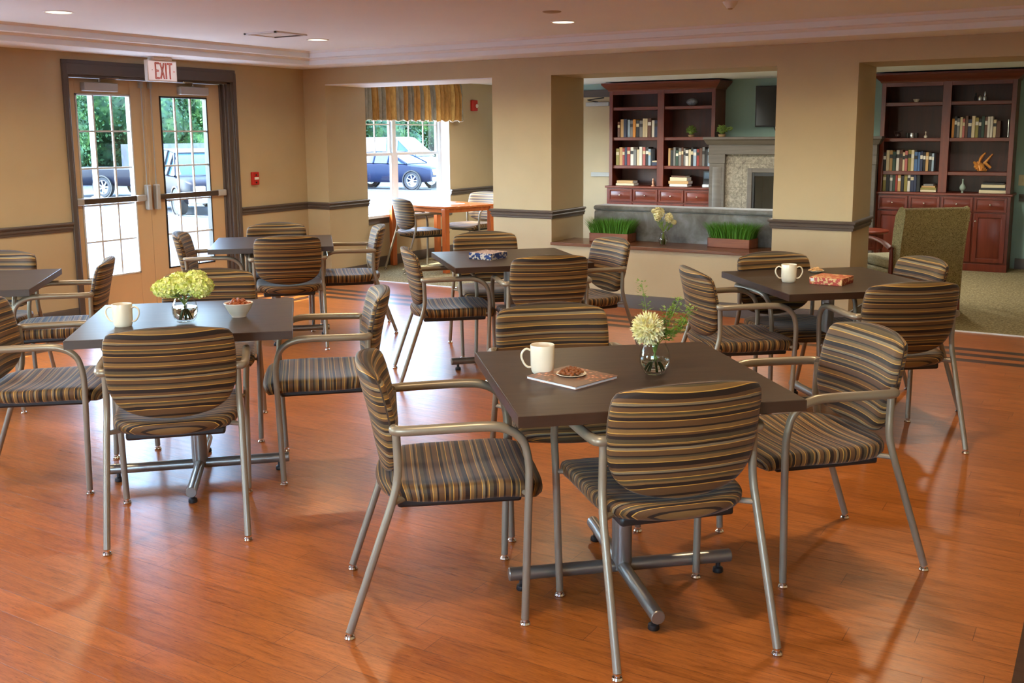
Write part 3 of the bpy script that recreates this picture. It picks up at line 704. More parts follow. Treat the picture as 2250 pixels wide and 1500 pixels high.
t = thing('magazine', 'magazine with a brown and orange cover lying on the foreground table', 'magazine', (6.158, -5.388, TZ), R(-14))
MB().box(-.110, .110, -.106, .106, .0012, .0085).build('pages', PAPER, t, smooth=False)
MB().box(-.112, .112, -.108, .108, .0085, .0100).box(-.112, .112, -.108, .108, 0, .0012).box(-.1135, -.112, -.108, .108, 0, .0100).build('cover', cover_mat(), t, smooth=False)
t = thing('saucer', 'small white saucer of dried fruit lying on the magazine', 'saucer', (6.150, -5.378, TZ+.0100))
MB().lathe([(.0001, 0), (.036, 0), (.046, .003), (.052, .006), (.0515, .0072), (.045, .0048), (.036, .0025), (.0001, .0025)], n=32).build('saucer_dish', WHITEC, t, ang=50)
n2 = nut_mesh().build('dried_fruit', paint('dried_fruit', srgb(122,66,30), .35, .35, .5, 160)); heap(6.150, -5.378, TZ+.0175, .038, 34, .015, 'fruit', 'reddish brown piece of dried fruit heaped on the saucer', 'dried fruit', 'dried fruit on the saucer', NUT, 9, n2, .82)
t = thing('snack_dish', 'low dish of pale crackers behind the red game box', 'dish', (6.193, -2.350, TZ))
MB().lathe([(.0001, 0), (.030, 0), (.046, .010), (.048, .0125), (.046, .0125), (.030, .003), (.0001, .003)], n=28).build('dish_body', WHITEC, t, ang=50)
CRK = paint('cracker', srgb(214,172,120), .12, .7, .3, 90)
n3 = MB().lathe([(.0001, 0), (.011, 0), (.012, .002), (.011, .004), (.0001, .004)], n=10).build('cracker', CRK); heap(6.193, -2.350, TZ+.0105, .034, 16, .010, 'cracker', 'small pale round cracker in the low dish', 'cracker', 'crackers in the low dish', CRK, 2, n3, 1.)
# game boxes
def box_mat(name, base, ink, sc=46):
    M = mat(name, base, .3); n = N(M); v = n.coord(); vo = n.n('TexVoronoi'); vo.inputs['Scale'].default_value = sc; n.l(v, vo.inputs['Vector'])
    a = n.ramp(n.math('MULTIPLY', n.noise(v, sc*1.3, 3), 1), [(.50, (0,0,0)), (.53, (1,1,1))]); n.col(n.mix(a, base, ink)); return M
REDB = box_mat('red_printed_card', srgb(166,44,28), srgb(214,172,120), 42); REDT = box_mat('red_box_top_print', srgb(196,84,54), srgb(232,190,140), 30)
BLUB = box_mat('blue_printed_card', srgb(44,64,120), srgb(206,196,184), 46); BLUT = box_mat('pale_box_top_print', srgb(150,112,104), srgb(218,200,190), 34)
t = thing('board_game_box', 'flat red board game box with cream pattern on the right table', 'box', (6.380, -2.748, TZ), R(-7), 'board game boxes')
MB().box(-.090, .090, -.088, .088, 0, .026).build('box_base', REDB, t, bevel=.0015); MB().box(-.0915, .0915, -.0895, .0895, .010, .039).build('lid', REDB, t, bevel=.002)
MB().box(-.086, .086, -.084, .084, .0388, .0396).build('lid_print', REDT, t, smooth=False)
MB().box(-.084, -.066, -.0903, -.0893, .016, .032).build('side_label', PAPER, t, smooth=False)
t = thing('board_game_box', 'flat blue board game box with pale lettered sides on the middle table', 'box', (4.085, -2.680, TZ), R(-3), 'board game boxes')
MB().box(-.090, .090, -.094, .094, 0, .028).build('box_base', BLUB, t, bevel=.0015); MB().box(-.0915, .0915, -.0955, .0955, .010, .044).build('lid', BLUB, t, bevel=.002)
MB().box(-.086, .086, -.090, .090, .0438, .0446).build('lid_print', BLUT, t, smooth=False)

# ================================================================== ON THE LEDGE
def planter(x, y, rz, lab, seed):
    t = thing('grass_planter', lab, 'planter', (x, y, .573), R(rz), 'wooden boxes of green grass')
    b = MB(); w, d, h = .20, .10, .082
    b.box(-w, w, -d, -d+.01, 0, h).box(-w, w, d-.01, d, 0, h).box(-w, -w+.01, -d, d, 0, h).box(w-.01, w, -d, d, 0, h).box(-w, w, -d, d, 0, .008)
    b.build('planter_box', PLANT, t, bevel=.0015)
    MB().box(-w+.01, w-.01, -d+.01, d-.01, .06, .068).build('soil', paint('soil', srgb(50,38,26), .3, .9, 0), t, smooth=False)
    rnd = random.Random(seed); g = MB()
    for i in range(1500):
        px, py = rnd.uniform(-w+.014, w-.014), rnd.uniform(-d+.014, d-.014); L = rnd.uniform(.11, .185); a = rnd.uniform(0, 6.28)
        lean = Vector((px/w*.34+rnd.uniform(-.12, .12), py/d*.2+rnd.uniform(-.12, .12), 1)); wv = Vector((math.cos(a), math.sin(a), 0))*.0024; p = Vector((px, py, .066))
        m1, e = p+lean*L*.55, p+Vector((lean.x*1.5, lean.y*1.5, .93))*L
        g.add([tuple(p-wv), tuple(p+wv), tuple(m1+wv*.8), tuple(m1-wv*.8), tuple(e)], [(0, 1, 2, 3), (3, 2, 4)])
    o = g.build('grass', GRASS, t, smooth=False); o['kind'] = 'stuff'
planter(3.578, .318, 1, 'wooden box of green grass at the left end of the ledge', 1)
planter(4.752, .355, -4, 'wooden box of green grass at the right end of the ledge', 2)
t = thing('bud_vase', 'slim clear glass bud vase on the ledge between the grass boxes', 'vase', (4.151, .19, .573))
MB().lathe([(.0001, 0), (.026, 0), (.028, .004), (.036, .018), (.043, .045), (.038, .075), (.024, .105), (.021, .125), (.028, .145), (.030, .152), (.0285, .152), (.026, .145), (.019, .125), (.022, .105), (.036, .075), (.041, .045), (.034, .020), (.024, .010), (.0001, .009)], n=28).build('vase_body', VGLASS, t, ang=80)
MB().lathe([(.0001, .0095), (.0235, .0105), (.0335, .0205), (.0402, .045), (.0385, .060), (.0001, .060)], n=28).build('water', WATER, t)
def tulips():
    rnd = random.Random(8); t = thing('flower_bunch', 'cream flowers on green stems in the bud vase on the ledge', 'flowers', (4.151, .19, .573), R(31))
    for hx, hy, hz, r, L in ((-.055, 0, .285, .030, 2.1), (.050, 0, .255, .030, 1.4), (.095, .01, .212, .015, 1.0), (-.090, .0, .315, .014, 1.0), (-.02, .02, .30, .022, 1.6)):
        b = MB(); b.ball((hx, hy, hz), r*.7, 8, sz=L); floret_head(b, (hx, hy, hz), r, 70, rnd, .013, L); b.build('flower_head', CREAM, t, smooth=False)
        s_ = MB(); stem_tube(s_, [(-hx*.15, 0, .014), (0, 0, .12), (hx*.5, hy*.5, .19), (hx, hy, hz-.02)], .0028)
        for k in range(9): a = rnd.uniform(0, 6.28); f = rnd.uniform(.35, .9); leafy(s_, (hx*f, hy*f, .10+f*(hz-.14)), (math.cos(a)*.5, math.sin(a)*.5, 1), .045, .006)
        s_.build('stem', LEAF, t, smooth=False)
tulips()

# ================================================================== LOUNGE FURNITURE
GREYF = MANT = None
def sofa():
    M = mat('grey_suede', srgb(96,94,90), .6, 0, .3); n = N(M); v = n.coord()
    n.col(n.ramp(n.noise(v, 4.5, 5, .6, .5), [(.32, srgb(84,80,74)), (.5, srgb(112,111,108)), (.68, srgb(140,142,144))])); n.b.inputs['Sheen Weight'].default_value = .3
    t = thing('sofa', 'long grey suede sofa seen from behind over the ledge', 'sofa', (0, 0, .004))
    MB().box(3.29, 5.19, .485, .70, .08, .845).build('back_panel', M, t, bevel=.02, seg=3)
    MB().box(3.285, 5.195, .475, .735, .848, .895).build('back_cushion', M, t, bevel=.028, seg=4)
    for k in range(3): MB().box(3.36+k*.61, 3.36+(k+1)*.61-.01, .70, 1.30, .28, .45).build('seat_cushion', M, t, bevel=.03, seg=3)
    for a in (3.29, 5.07): MB().box(a, a+.12, .66, 1.36, .08, .60).build('arm', M, t, bevel=.03, seg=3)
    MB().box(3.41, 5.07, .70, 1.32, .08, .28).build('seat_base', M, t, bevel=.01)
    for x in (3.36, 5.12):
        for y in (.54, 1.28): MB().box(x-.025, x+.025, y-.025, y+.025, 0, .08).build('leg', BLACKP, t)
sofa()
def frame_panel(mb, x0, x1, z0, z1, y, t=.018, w=.035):   # raised panel facing -y
    mb.box(x0, x0+w, y-t, y, z0, z1).box(x1-w, x1, y-t, y, z0, z1).box(x0+w, x1-w, y-t, y, z0, z0+w).box(x0+w, x1-w, y-t, y, z1-w, z1)
    a0, a1, b0, b1 = x0+w+.008, x1-w-.008, z0+w+.008, z1-w-.008; q = min(.022, (b1-b0)*.3)
    vs = [(a0, y-.006, b0), (a1, y-.006, b0), (a1, y-.006, b1), (a0, y-.006, b1), (a0+q, y-.016, b0+q), (a1-q, y-.016, b0+q), (a1-q, y-.016, b1-q), (a0+q, y-.016, b1-q)]
    mb.add(vs, [(0, 1, 5, 4), (1, 2, 6, 5), (2, 3, 7, 6), (3, 0, 4, 7), (4, 5, 6, 7)]); mb.box(x0+w, x1-w, y-.006, y, z0+w, z1-w)
def bookcase(x0, x1, label, shelves):
    Y = 4.19; D = FARY-.004; t = thing('bookcase', label, 'bookcase', (0, 0, .004), 0, 'tall cherry bookcases flanking the fireplace'); xm = (x0+x1)/2
    for a, b_, nm in ((x0, x0+.022, 'side_panel'), (x1-.022, x1, 'side_panel'), (xm-.02, xm+.02, 'divider')): MB().box(a, b_, Y, D, .885, 2.14).build(nm, CHERRY, t, bevel=.002)
    for a, b_ in ((x0, x0+.05), (x1-.05, x1), (xm-.047, xm+.047)): MB().box(a, b_, Y-.018, Y, .885, 2.165).build('stile', CHERRY, t, bevel=.003)
    for a, b_ in ((x0+.05, xm-.047), (xm+.047, x1-.05)): MB().box(a, b_, Y-.016, Y, 2.105, 2.165).build('top_rail', CHERRYX, t, bevel=.002)
    MB().box(x0, x1, Y, D, 2.13, 2.165).build('top_panel', CHERRYX, t)
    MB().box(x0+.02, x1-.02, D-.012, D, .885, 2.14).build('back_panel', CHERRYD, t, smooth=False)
    pr = [(0, 2.150), (-.012, 2.150), (-.018, 2.168), (-.030, 2.178), (-.058, 2.205), (-.078, 2.228), (-.086, 2.236), (-.086, 2.258), (0, 2.258)]
    c_ = MB(); yf = Y-.018; rows = []
    for ox, oy in ((-1, 9), (-1, -1), (1, -1), (1, 9)):
        rows.append([((x0 if ox < 0 else x1)+ox*(-p[0]), D if oy > 0 else yf+p[0], p[1]) for p in pr])
    k = len(pr); c_.add([p for r in rows for p in r], [(i*k+j, i*k+(j+1)%k, (i+1)*k+(j+1)%k, (i+1)*k+j) for i in range(3) for j in range(k)]+[tuple(range(k)), tuple(range(4*k-1, 3*k-1, -1))])
    c_.build('crown_moulding', CHERRYX, t, fix=True)
    for z in shelves:
        for a, b_ in ((x0+.022, xm-.02), (xm+.02, x1-.022)):
            MB().box(a, b_, Y+.004, D-.012, z-.042, z).build('shelf', CHERRYX, t, bevel=.004)
    # base cabinet
    X0, X1, YB = x0-.012, x1+.012, 4.13
    MB().box(X0-.02, X1+.02, YB-.022, D, .858, .885).build('counter', CHERRYX, t, bevel=.006, seg=3)
    MB().box(X0, X1, YB+.001, D, .0, .858).box(X0-.004, X1+.004, YB-.008, YB+.002, 0, .085).build('base_cabinet', CHERRY, t, bevel=.003)
    n_ = 4; wv = (X1-X0-.05)/n_; K = mat('nickel_knob', (.62,.58,.52), .25, 1.)
    for i in range(n_):
        a = X0+.025+i*wv+.010; c2 = a+wv-.020
        q = MB(); frame_panel(q, a, c2, .680, .842, YB, .018, .022); dr = q.build('drawer', CHERRYX, t, bevel=.002)
        MB().ball(((a+c2)/2, YB-.034, .762), .012, 10).tube([((a+c2)/2, YB-.030, .762), ((a+c2)/2, YB-.01, .762)], .005, 8).build('knob', K, dr)
        q = MB(); frame_panel(q, a, c2, .105, .660, YB, .018, .045); dr = q.build('door', CHERRY, t, bevel=.002)
        kx = c2-.022 if i % 2 == 0 else a+.022
        MB().ball((kx, YB-.034, .575), .012, 10).tube([(kx, YB-.030, .575), (kx, YB-.01, .575)], .005, 8).build('knob', K, dr)
bookcase(1.672, 3.176, 'cherry bookcase with lit reddish shelves left of the fireplace', (1.940, 1.538, 1.160))
bookcase(5.222, 6.660, 'dark cherry bookcase on the right with the wooden carving on a shelf', (1.925, 1.513, 1.127))

BOOKC = {'cream': (212,196,160), 'white': (222,218,208), 'tan': (190,150,96), 'navy': (40,48,78), 'blue': (70,104,152), 'pale blue': (150,170,190), 'black': (30,28,30), 'grey': (120,118,116), 'red': (150,46,36), 'orange': (214,140,44), 'brown': (96,58,38), 'dark green': (40,66,52), 'olive': (140,128,60), 'pink': (176,96,90)}
ORD = ['first','second','third','fourth','fifth','sixth','seventh','eighth','ninth','tenth','eleventh','twelfth','thirteenth','fourteenth','fifteenth','sixteenth','seventeenth','eighteenth']
BM = {k: mat('cloth_'+k.replace(' ', '_'), srgb(*v), .5) for k, v in BOOKC.items()}
def book(w, h, d, colr, label, group, loc, rot=(0,0,0), band=None):
    t = thing('book', label, 'book', loc, 0, group); t.rotation_euler = rot
    MB().box(-w/2, w/2, 0, .006, 0, h).box(-w/2, -w/2+.0025, 0, d, 0, h).box(w/2-.0025, w/2, 0, d, 0, h).build('cover', BM[colr], t, bevel=.0015, seg=1)
    MB().box(-w/2+.0025, w/2-.0025, .006, d-.004, .004, h-.004).build('pages', PAPER, t, smooth=False)
    if band: MB().box(-w/2+.001, w/2-.001, -.0006, .001, h*.62, h*.80).build('spine_label', BM[band], t, smooth=False)
    return t
def row(x0, x1, z, cols, hmean, where, seed, y=4.215, gaps=()):
    rnd = random.Random(seed); n = len(cols); ws = [rnd.uniform(.8, 1.25) for _ in cols]; k = (x1-x0)/sum(ws); x = x0
    for i, (cname, w_) in enumerate(zip(cols, ws)):
        w = w_*k; h = hmean*rnd.uniform(.88, 1.06); bnd = rnd.choice([None, 'black', 'white', 'cream', None]); bnd = None if bnd == cname else bnd
        book(w*.94, h, .15, cname, f'{cname} book, {ORD[i]} from the left {where}', 'books standing '+where, (x+w/2, y+rnd.uniform(-.004, .012), z+.0045), (0, 0, 0), bnd); x += w
def stack(x, y, z, items, where):
    zz = z+.0045; n = len(items)
    for i, (cname, w, th, rz) in enumerate(items):
        pos = 'alone' if n == 1 else ('lowest in the pile' if i == 0 else 'topmost in the pile' if i == n-1 else 'second from below in the pile' if i == 1 else 'third from below in the pile')
        t = book(th, w, .17, cname, f'{cname} book lying {pos} {where}', 'books lying '+where, (x-w/2, y, zz+th/2), (0, R(90), 0)); t.rotation_euler = (0, R(90), 0); zz += th+.0006
L1, L2 = 'left bookcase', 'right bookcase'
row(1.775, 2.365, 1.538, ['brown','tan','navy','pale blue','grey','orange','black','grey','cream','cream','brown','white','navy'], .235, "in the left bookcase's upper row", 1)
row(1.748, 2.270, 1.160, ['olive','tan','red','navy','red','white','grey','cream','white','pink','black','pale blue'], .235, "in the left bookcase's lower left row", 2)
stack(2.325, 4.215, 1.160, [('navy', .07, .045, 0), ('cream', .07, .02, 0)], "ending the left bookcase's lower left row")
stack(1.89, 4.215, .887, [('cream', .27, .030, 0), ('tan', .24, .036, 0)], "on the left bookcase's bottom left shelf")
row(2.520, 3.100, 1.160, ['tan','black','grey','dark green','grey','brown','grey','white','cream','black','pale blue','red','brown','grey','black','pale blue'], .232, "in the left bookcase's lower right row", 3)
stack(2.67, 4.215, .887, [('white', .25, .034, 0), ('tan', .28, .038, 0), ('cream', .24, .048, 0), ('brown', .20, .022, 0)], "on the left bookcase's bottom right shelf")
row(6.000, 6.430, 1.513, ['orange','black','grey','cream','pink','brown','navy','cream','olive','black','dark green','brown','white','white'], .235, "in the right bookcase's upper row", 4)
row(6.434, 6.510, 1.513, ['cream','brown'], .20, "of two short ones ending the right bookcase's upper row", 14)
row(5.265, 5.830, 1.127, ['black','cream','tan','dark green','white','brown','cream','pink','olive','cream','blue','blue','navy','black','tan','black','pale blue'], .235, "in the right bookcase's middle row", 5)
row(5.270, 5.690, .887, ['olive','black','grey','dark green','red','tan','black','olive','white','navy','navy','black'], .205, "on the right bookcase's bottom shelf", 6)
stack(5.785, 4.215, .887, [('cream', .17, .026, 0), ('olive', .17, .024, 0), ('tan', .15, .020, 0), ('grey', .11, .020, 0)], "beside the right bookcase's bottom row")
stack(6.475, 4.215, .887, [('cream', .29, .034, 0), ('black', .26, .026, 0), ('cream', .25, .036, 0), ('black', .22, .022, 0), ('pale blue', .20, .040, 0)][:4], "on the right bookcase's bottom right shelf")
def single(mb, name, m, label, cat, **kw): return tag(mb.build(name, m, **kw), label, cat)
# ornaments
rnd = random.Random(21)
MARB = mat('marbled_stone', (.2,.22,.25), .3); n_ = N(MARB); n_.col(n_.ramp(n_.noise(n_.coord(), 26, 5, .7, 2.5), [(.42, srgb(30,34,42)), (.5, srgb(190,196,204)), (.58, srgb(60,66,78))]))
b = MB(); b.ball((2.80, 4.32, 1.945+.050), .068, 20, sx=1.1, sy=.9, sz=.74); single(b, 'stone_ornament', MARB, 'marbled grey stone ornament on the top shelf of the left bookcase', 'ornament')
def succulent(x, y, z, r, label, tall):
    t = thing('potted_succulent', label, 'plant', (x, y, z))
    MB().lathe([(.0001, 0), (r*.50, 0), (r*.62, r*.35), (r*.58, r*.36), (.0001, r*.30)], n=16).build('pot', paint('stone_pot', srgb(150,118,84), .2, .7, 0), t)
    f = MB(); q = random.Random(int(x*100))
    for k in range(150):
        zc = q.uniform(-.35, 1); a = k*2.39996; s_ = math.sqrt(1-zc*zc); d = Vector((s_*math.cos(a), s_*math.sin(a), zc)); rr = r*q.uniform(.6, .95)
        M_ = d.to_track_quat('Z', 'Y').to_matrix(); c0 = Vector((0, 0, r*1.0))+d*rr*.8
        for u in (0,):
            f.add([tuple(c0+M_@Vector(v)*r) for v in ((-.16, 0, -.05), (0, -.07, 0), (.16, 0, -.05), (0, .02, .32), (0, .10, 0))], [(0, 1, 3), (1, 2, 3), (2, 4, 3), (4, 0, 3)])
    f.ball((0, 0, r), r*.62, 10)
    if tall:
        for k in range(22): a = q.uniform(-.6, .6); L = q.uniform(.9, 1.9)*r; f.ball((L*math.cos(a)*.95, L*math.sin(a)*.5, r*(1.0+q.uniform(.0, .45))), r*.14, 6)
    f.build('foliage', paint('succulent_green', srgb(112,136,60), .35, .5, 0), t, smooth=False)
succulent(2.81, 4.30, 1.5425, .078, 'round green artichoke-like plant on the middle shelf of the left bookcase', False)
succulent(3.292, 4.12, 1.545, .082, 'trailing green succulent in a stone pot on the left end of the mantel', True)
GOLDY = mat('rose_gold_ornament', srgb(226,170,140), .3, .3)
single(MB().lathe([(.0001, 0), (.028, 0), (.028, .006), (.012, .018), (.018, .036), (.018, .06), (.008, .07), (.013, .082), (.010, .10), (.0001, .105)], (2.290, 4.26, .8892), 14), 'figurine', GOLDY, 'small pinkish figurine on the bottom left shelf of the left bookcase', 'figurine')
t = thing('picture_frame', 'small blue-grey picture leaning at the bottom right of the left bookcase', 'picture', (2.995, 4.46, .8893)); t.rotation_euler = (R(-6), 0, 0)
MB().box(-.075, .075, 0, .012, 0, .20).build('frame', mat('grey_frame', srgb(84,92,100), .5), t, bevel=.002); MB().box(-.060, .060, -.002, .0005, .10, .185).build('picture', mat('blue_print', srgb(120,140,158), .4), t)
single(MB().box(3.0, 3.095, 4.22, 4.34, .8893, .925), 'trinket_box', PAPER, 'small white box on the bottom right shelf of the left bookcase', 'box', bevel=.006)
SILV = mat('silver_glass', (.75,.76,.74), .15, .6)
single(MB().lathe([(.0001, 0), (.020, 0), (.036, .030), (.038, .036), (.034, .036), (.018, .008), (.0001, .006)], (5.592, 4.28, 1.9293), 18), 'small_bowl', WHITEC, 'tiny white bowl on the top left shelf of the right bookcase', 'bowl')
for k, (x, h, s_) in enumerate(((6.225, .095, .7), (6.270, .062, 1.1), (6.320, .105, 1.))):
    single(MB().lathe([(.0001, 0), (.018*s_, 0), (.022*s_, .02), (.018*s_, .045), (.006, .055), (.010, h-.02), (.004, h), (.0001, h)], (x, 4.30, 1.9293), 14), 'glass_bottle', [BLACKP, SILV, SILV][k], ['dark slim ornamental bottle, left of three on the top right shelf', 'short silvery ornamental bottle, middle of three on the top right shelf', 'tall silvery ornamental bottle, right of three on the top right shelf'][k], 'ornament')
single(MB().ball((5.410, 4.28, 1.5173+.032), .032, 12).tube([(5.38, 4.28, 1.55), (5.36, 4.28, 1.60), (5.41, 4.28, 1.585), (5.455, 4.28, 1.605)], .006, 8), 'dark_teapot', mat('dark_glaze', (.05,.03,.03), .15), 'dark glossy ornament on the second left shelf of the right bookcase', 'ornament')
for k, (x, m_) in enumerate(((5.515, BLACKP), (5.560, SILV), (5.610, BLACKP))):
    single(MB().lathe([(.0001, 0), (.020, 0), (.023, .03), (.019, .058), (.017, .058), (.0001, .055)], (x, 4.30, 1.5173), 14), 'small_cup', m_, ['black cup left of the silver one in the right bookcase', 'silver cup between two black ones in the right bookcase', 'black cup right of the silver one in the right bookcase'][k], 'cup')
single(MB().lathe([(.0001, 0), (.018, 0), (.020, .02), (.006, .035), (.005, .055), (.010, .066), (.0001, .078)], (5.715, 4.28, 1.5173), 14), 'shell_figurine', WHITEC, 'small white-topped figurine right of the cups in the right bookcase', 'figurine')
single(MB().tube([(6.588, 4.25, 1.5173), (6.588, 4.25, 1.70)], .004, 8).ball((6.588, 4.25, 1.71), .009, 8), 'hat_pin_ornament', SILV, 'thin upright rod ornament at the right end of the upper shelf', 'ornament')
CARV = wood('carved_wood', srgb(196,116,44), srgb(232,168,84), .45, 'Z', 2)
t = thing('wood_carving', 'golden carved driftwood sculpture on the right bookcase shelf', 'sculpture', (6.335, 4.30, 1.1313))
q = random.Random(12); b = MB()
for k in range(14):
    a = R(k*26); p0 = Vector((q.uniform(-.05, .05), q.uniform(-.03, .03), .012)); p1 = Vector((q.uniform(-.085, .07), q.uniform(-.04, .04), q.uniform(.03, .12))); b.tube(cr([p0, (p0+p1)/2+Vector((q.uniform(-.02, .02), 0, .01)), p1], 4), [q.uniform(.012, .020)]*9, 8)
b.build('carved_base', CARV, t)
MB().tube(cr([(-.03, 0, .08), (-.02, .0, .14), (.01, 0, .19), (.035, 0, .215)], 5), [.030]*5+[.034]*5+[.022]*5+[.004], 10, flat=.5).build('carved_wing', CARV, t)
MB().tube([(.02, 0, .09), (.105, 0, .20)], [.016, .008], 8).tube([(.03, 0, .10), (.095, .0, .045)], [.016, .014], 8).build('carved_limb', CARV, t)
single(MB().lathe([(.0001, 0), (.012, 0), (.010, .02), (.028, .035), (.035, .055), (.028, .08), (.010, .105), (.007, .14), (.010, .155), (.0001, .158)], (6.150, 4.26, .8893), 18), 'bottle_vase', mat('pale_celadon', srgb(150,164,150), .25), 'grey-green long-necked vase on the bottom right shelf of the right bookcase', 'vase')

# fireplace
FX0, FX1 = 3.160, 5.232; FC = (FX0+FX1)/2; FY = 4.0
fp = thing('fireplace', 'grey wooden mantelpiece with pale stone surround and dark firebox', 'fireplace', (0, 0, .004))
m_ = MB(); pr = [(0, 1.44), (-.014, 1.44), (-.022, 1.452), (-.030, 1.462), (-.042, 1.490), (-.050, 1.502), (-.058, 1.506), (-.058, 1.536), (0, 1.536)]; rows = []
for ox, oy in ((-1, 9), (-1, -1), (1, -1), (1, 9)): rows.append([((FX0 if ox < 0 else FX1)+ox*(-p[0]), 4.128 if oy > 0 else FY+p[0], p[1]) for p in pr])
k = len(pr); m_.add([p for r in rows for p in r], [(i*k+j, i*k+(j+1)%k, (i+1)*k+(j+1)%k, (i+1)*k+j) for i in range(3) for j in range(k)]+[tuple(range(k)), tuple(range(4*k-1, 3*k-1, -1))])
m_.box(3.215, 5.18, 4.10, FARY-.004, 1.44, 1.536)
m_.build('mantel_shelf', MANTEL, fp, fix=True)
MB().box(FX0, FX1, FY, 4.105, 1.318, 1.442).box(3.215, 5.18, 4.10, FARY-.004, 1.318, 1.44).build('frieze', MANTEL, fp, bevel=.003)
for s in (-1, 1):
    a, b_ = (FX0, FX0+.222) if s < 0 else (FX1-.222, FX1)
    p = MB().box(a+.012, b_-.006, FY+.010, 4.105, 0, 1.318).box(a, b_, FY-.002, 4.105, 1.205, 1.318).box(a, b_, FY-.002, 4.105, 0, .12)
    pp = p.build('pilaster', MANTEL, fp, bevel=.003); q = MB(); frame_panel(q, a+.020, b_-.014, .13, 1.195, FY+.010, .004, .03); q.build('pilaster_panel', MANTEL, pp)
def stone_mat():
    M = mat('pale_stone_tile', (.4,.36,.3), .5); n = N(M); v = n.coord(rot=(R(90), 0, 0)); br = n.n('TexBrick'); br.inputs['Scale'].default_value = 1
    br.inputs['Brick Width'].default_value = .30; br.inputs['Row Height'].default_value = .30; br.inputs['Mortar Size'].default_value = .003; br.offset = 0
    br.inputs['Color1'].default_value = (1, 1, 1, 1); br.inputs['Color2'].default_value = (.93, .92, .9, 1); br.inputs['Mortar'].default_value = (.55, .53, .5, 1); n.l(v, br.inputs['Vector'])
    a = n.noise(n.coord(), 22, 6, .7, 1.2); c_ = n.ramp(a, [(.33, srgb(84,76,64)), (.5, srgb(120,112,98)), (.66, srgb(148,140,124))]); n.col(n.mix(1., c_, br.outputs[0], 'MULTIPLY')); n.bump(a, .4, .004); return M
ST = stone_mat(); o1, o2 = 3.668, FX0+FX1-3.668; zt = 1.148
MB().box(FX0+.21, o1, FY+.045, 4.105, 0, 1.320).box(o2, FX1-.21, FY+.045, 4.105, 0, 1.320).box(o1, o2, FY+.045, 4.105, zt, 1.320).build('stone_surround', ST, fp, smooth=False)
MB().box(o1, o1+.06, FY+.030, 4.105, 0, zt).box(o2-.06, o2, FY+.030, 4.105, 0, zt).box(o1+.06, o2-.06, FY+.030, 4.105, zt-.055, zt).build('firebox_trim', MANTEL, fp, bevel=.004)
MB().box(o1+.06, o1+.09, FY+.040, 4.115, 0, zt-.055).box(o2-.09, o2-.06, FY+.040, 4.115, 0, zt-.055).box(o1+.09, o2-.09, FY+.040, 4.115, zt-.10, zt-.055).build('firebox_frame', BLACKP, fp, bevel=.003)
DARK = mat('firebox_black', (.02,.02,.02), .6)
MB().box(o1+.06, o2-.06, 4.45, 4.47, 0, zt).box(o1+.05, o1+.07, 4.105, 4.45, 0, zt).box(o2-.07, o2-.05, 4.105, 4.45, 0, zt).box(o1+.06, o2-.06, 4.105, 4.45, zt-.06, zt-.04).box(o1+.06, o2-.06, 4.07, 4.45, 0, .16).build('firebox', DARK, fp, smooth=False)
MB().box(o1+.09, o2-.09, FY+.060, FY+.064, .0, zt-.10).build('glass_door', GLASS, fp, smooth=False)
b = MB()
for i in range(6): b.tube([(o1+.2+i*.08, 4.2+.03*(i % 2), .19), (o1+.42+i*.06, 4.32, .24+.03*(i % 3))], .03, 8)
b.build('logs', paint('charred_log', srgb(70,56,46), .3, .9, 0), fp)
t = thing('television', 'black flat television on the green wall above the mantel', 'television', (0, 0, 0))
MB().box(3.595, 4.62, 4.50, FARY-.001, 1.665, 2.185).build('housing', BLACKP, t, bevel=.006)
MB().box(3.612, 4.603, 4.497, 4.501, 1.685, 2.168).build('screen', mat('dark_screen', (.012,.013,.016), .12), t, smooth=False)
MB().tube(cr([(3.84, 4.53, 1.67), (3.86, 4.545, 1.61), (3.93, 4.55, 1.56), (4.0, 4.55, 1.541)], 5), .006, 8).build('cable', BLACKP, t)

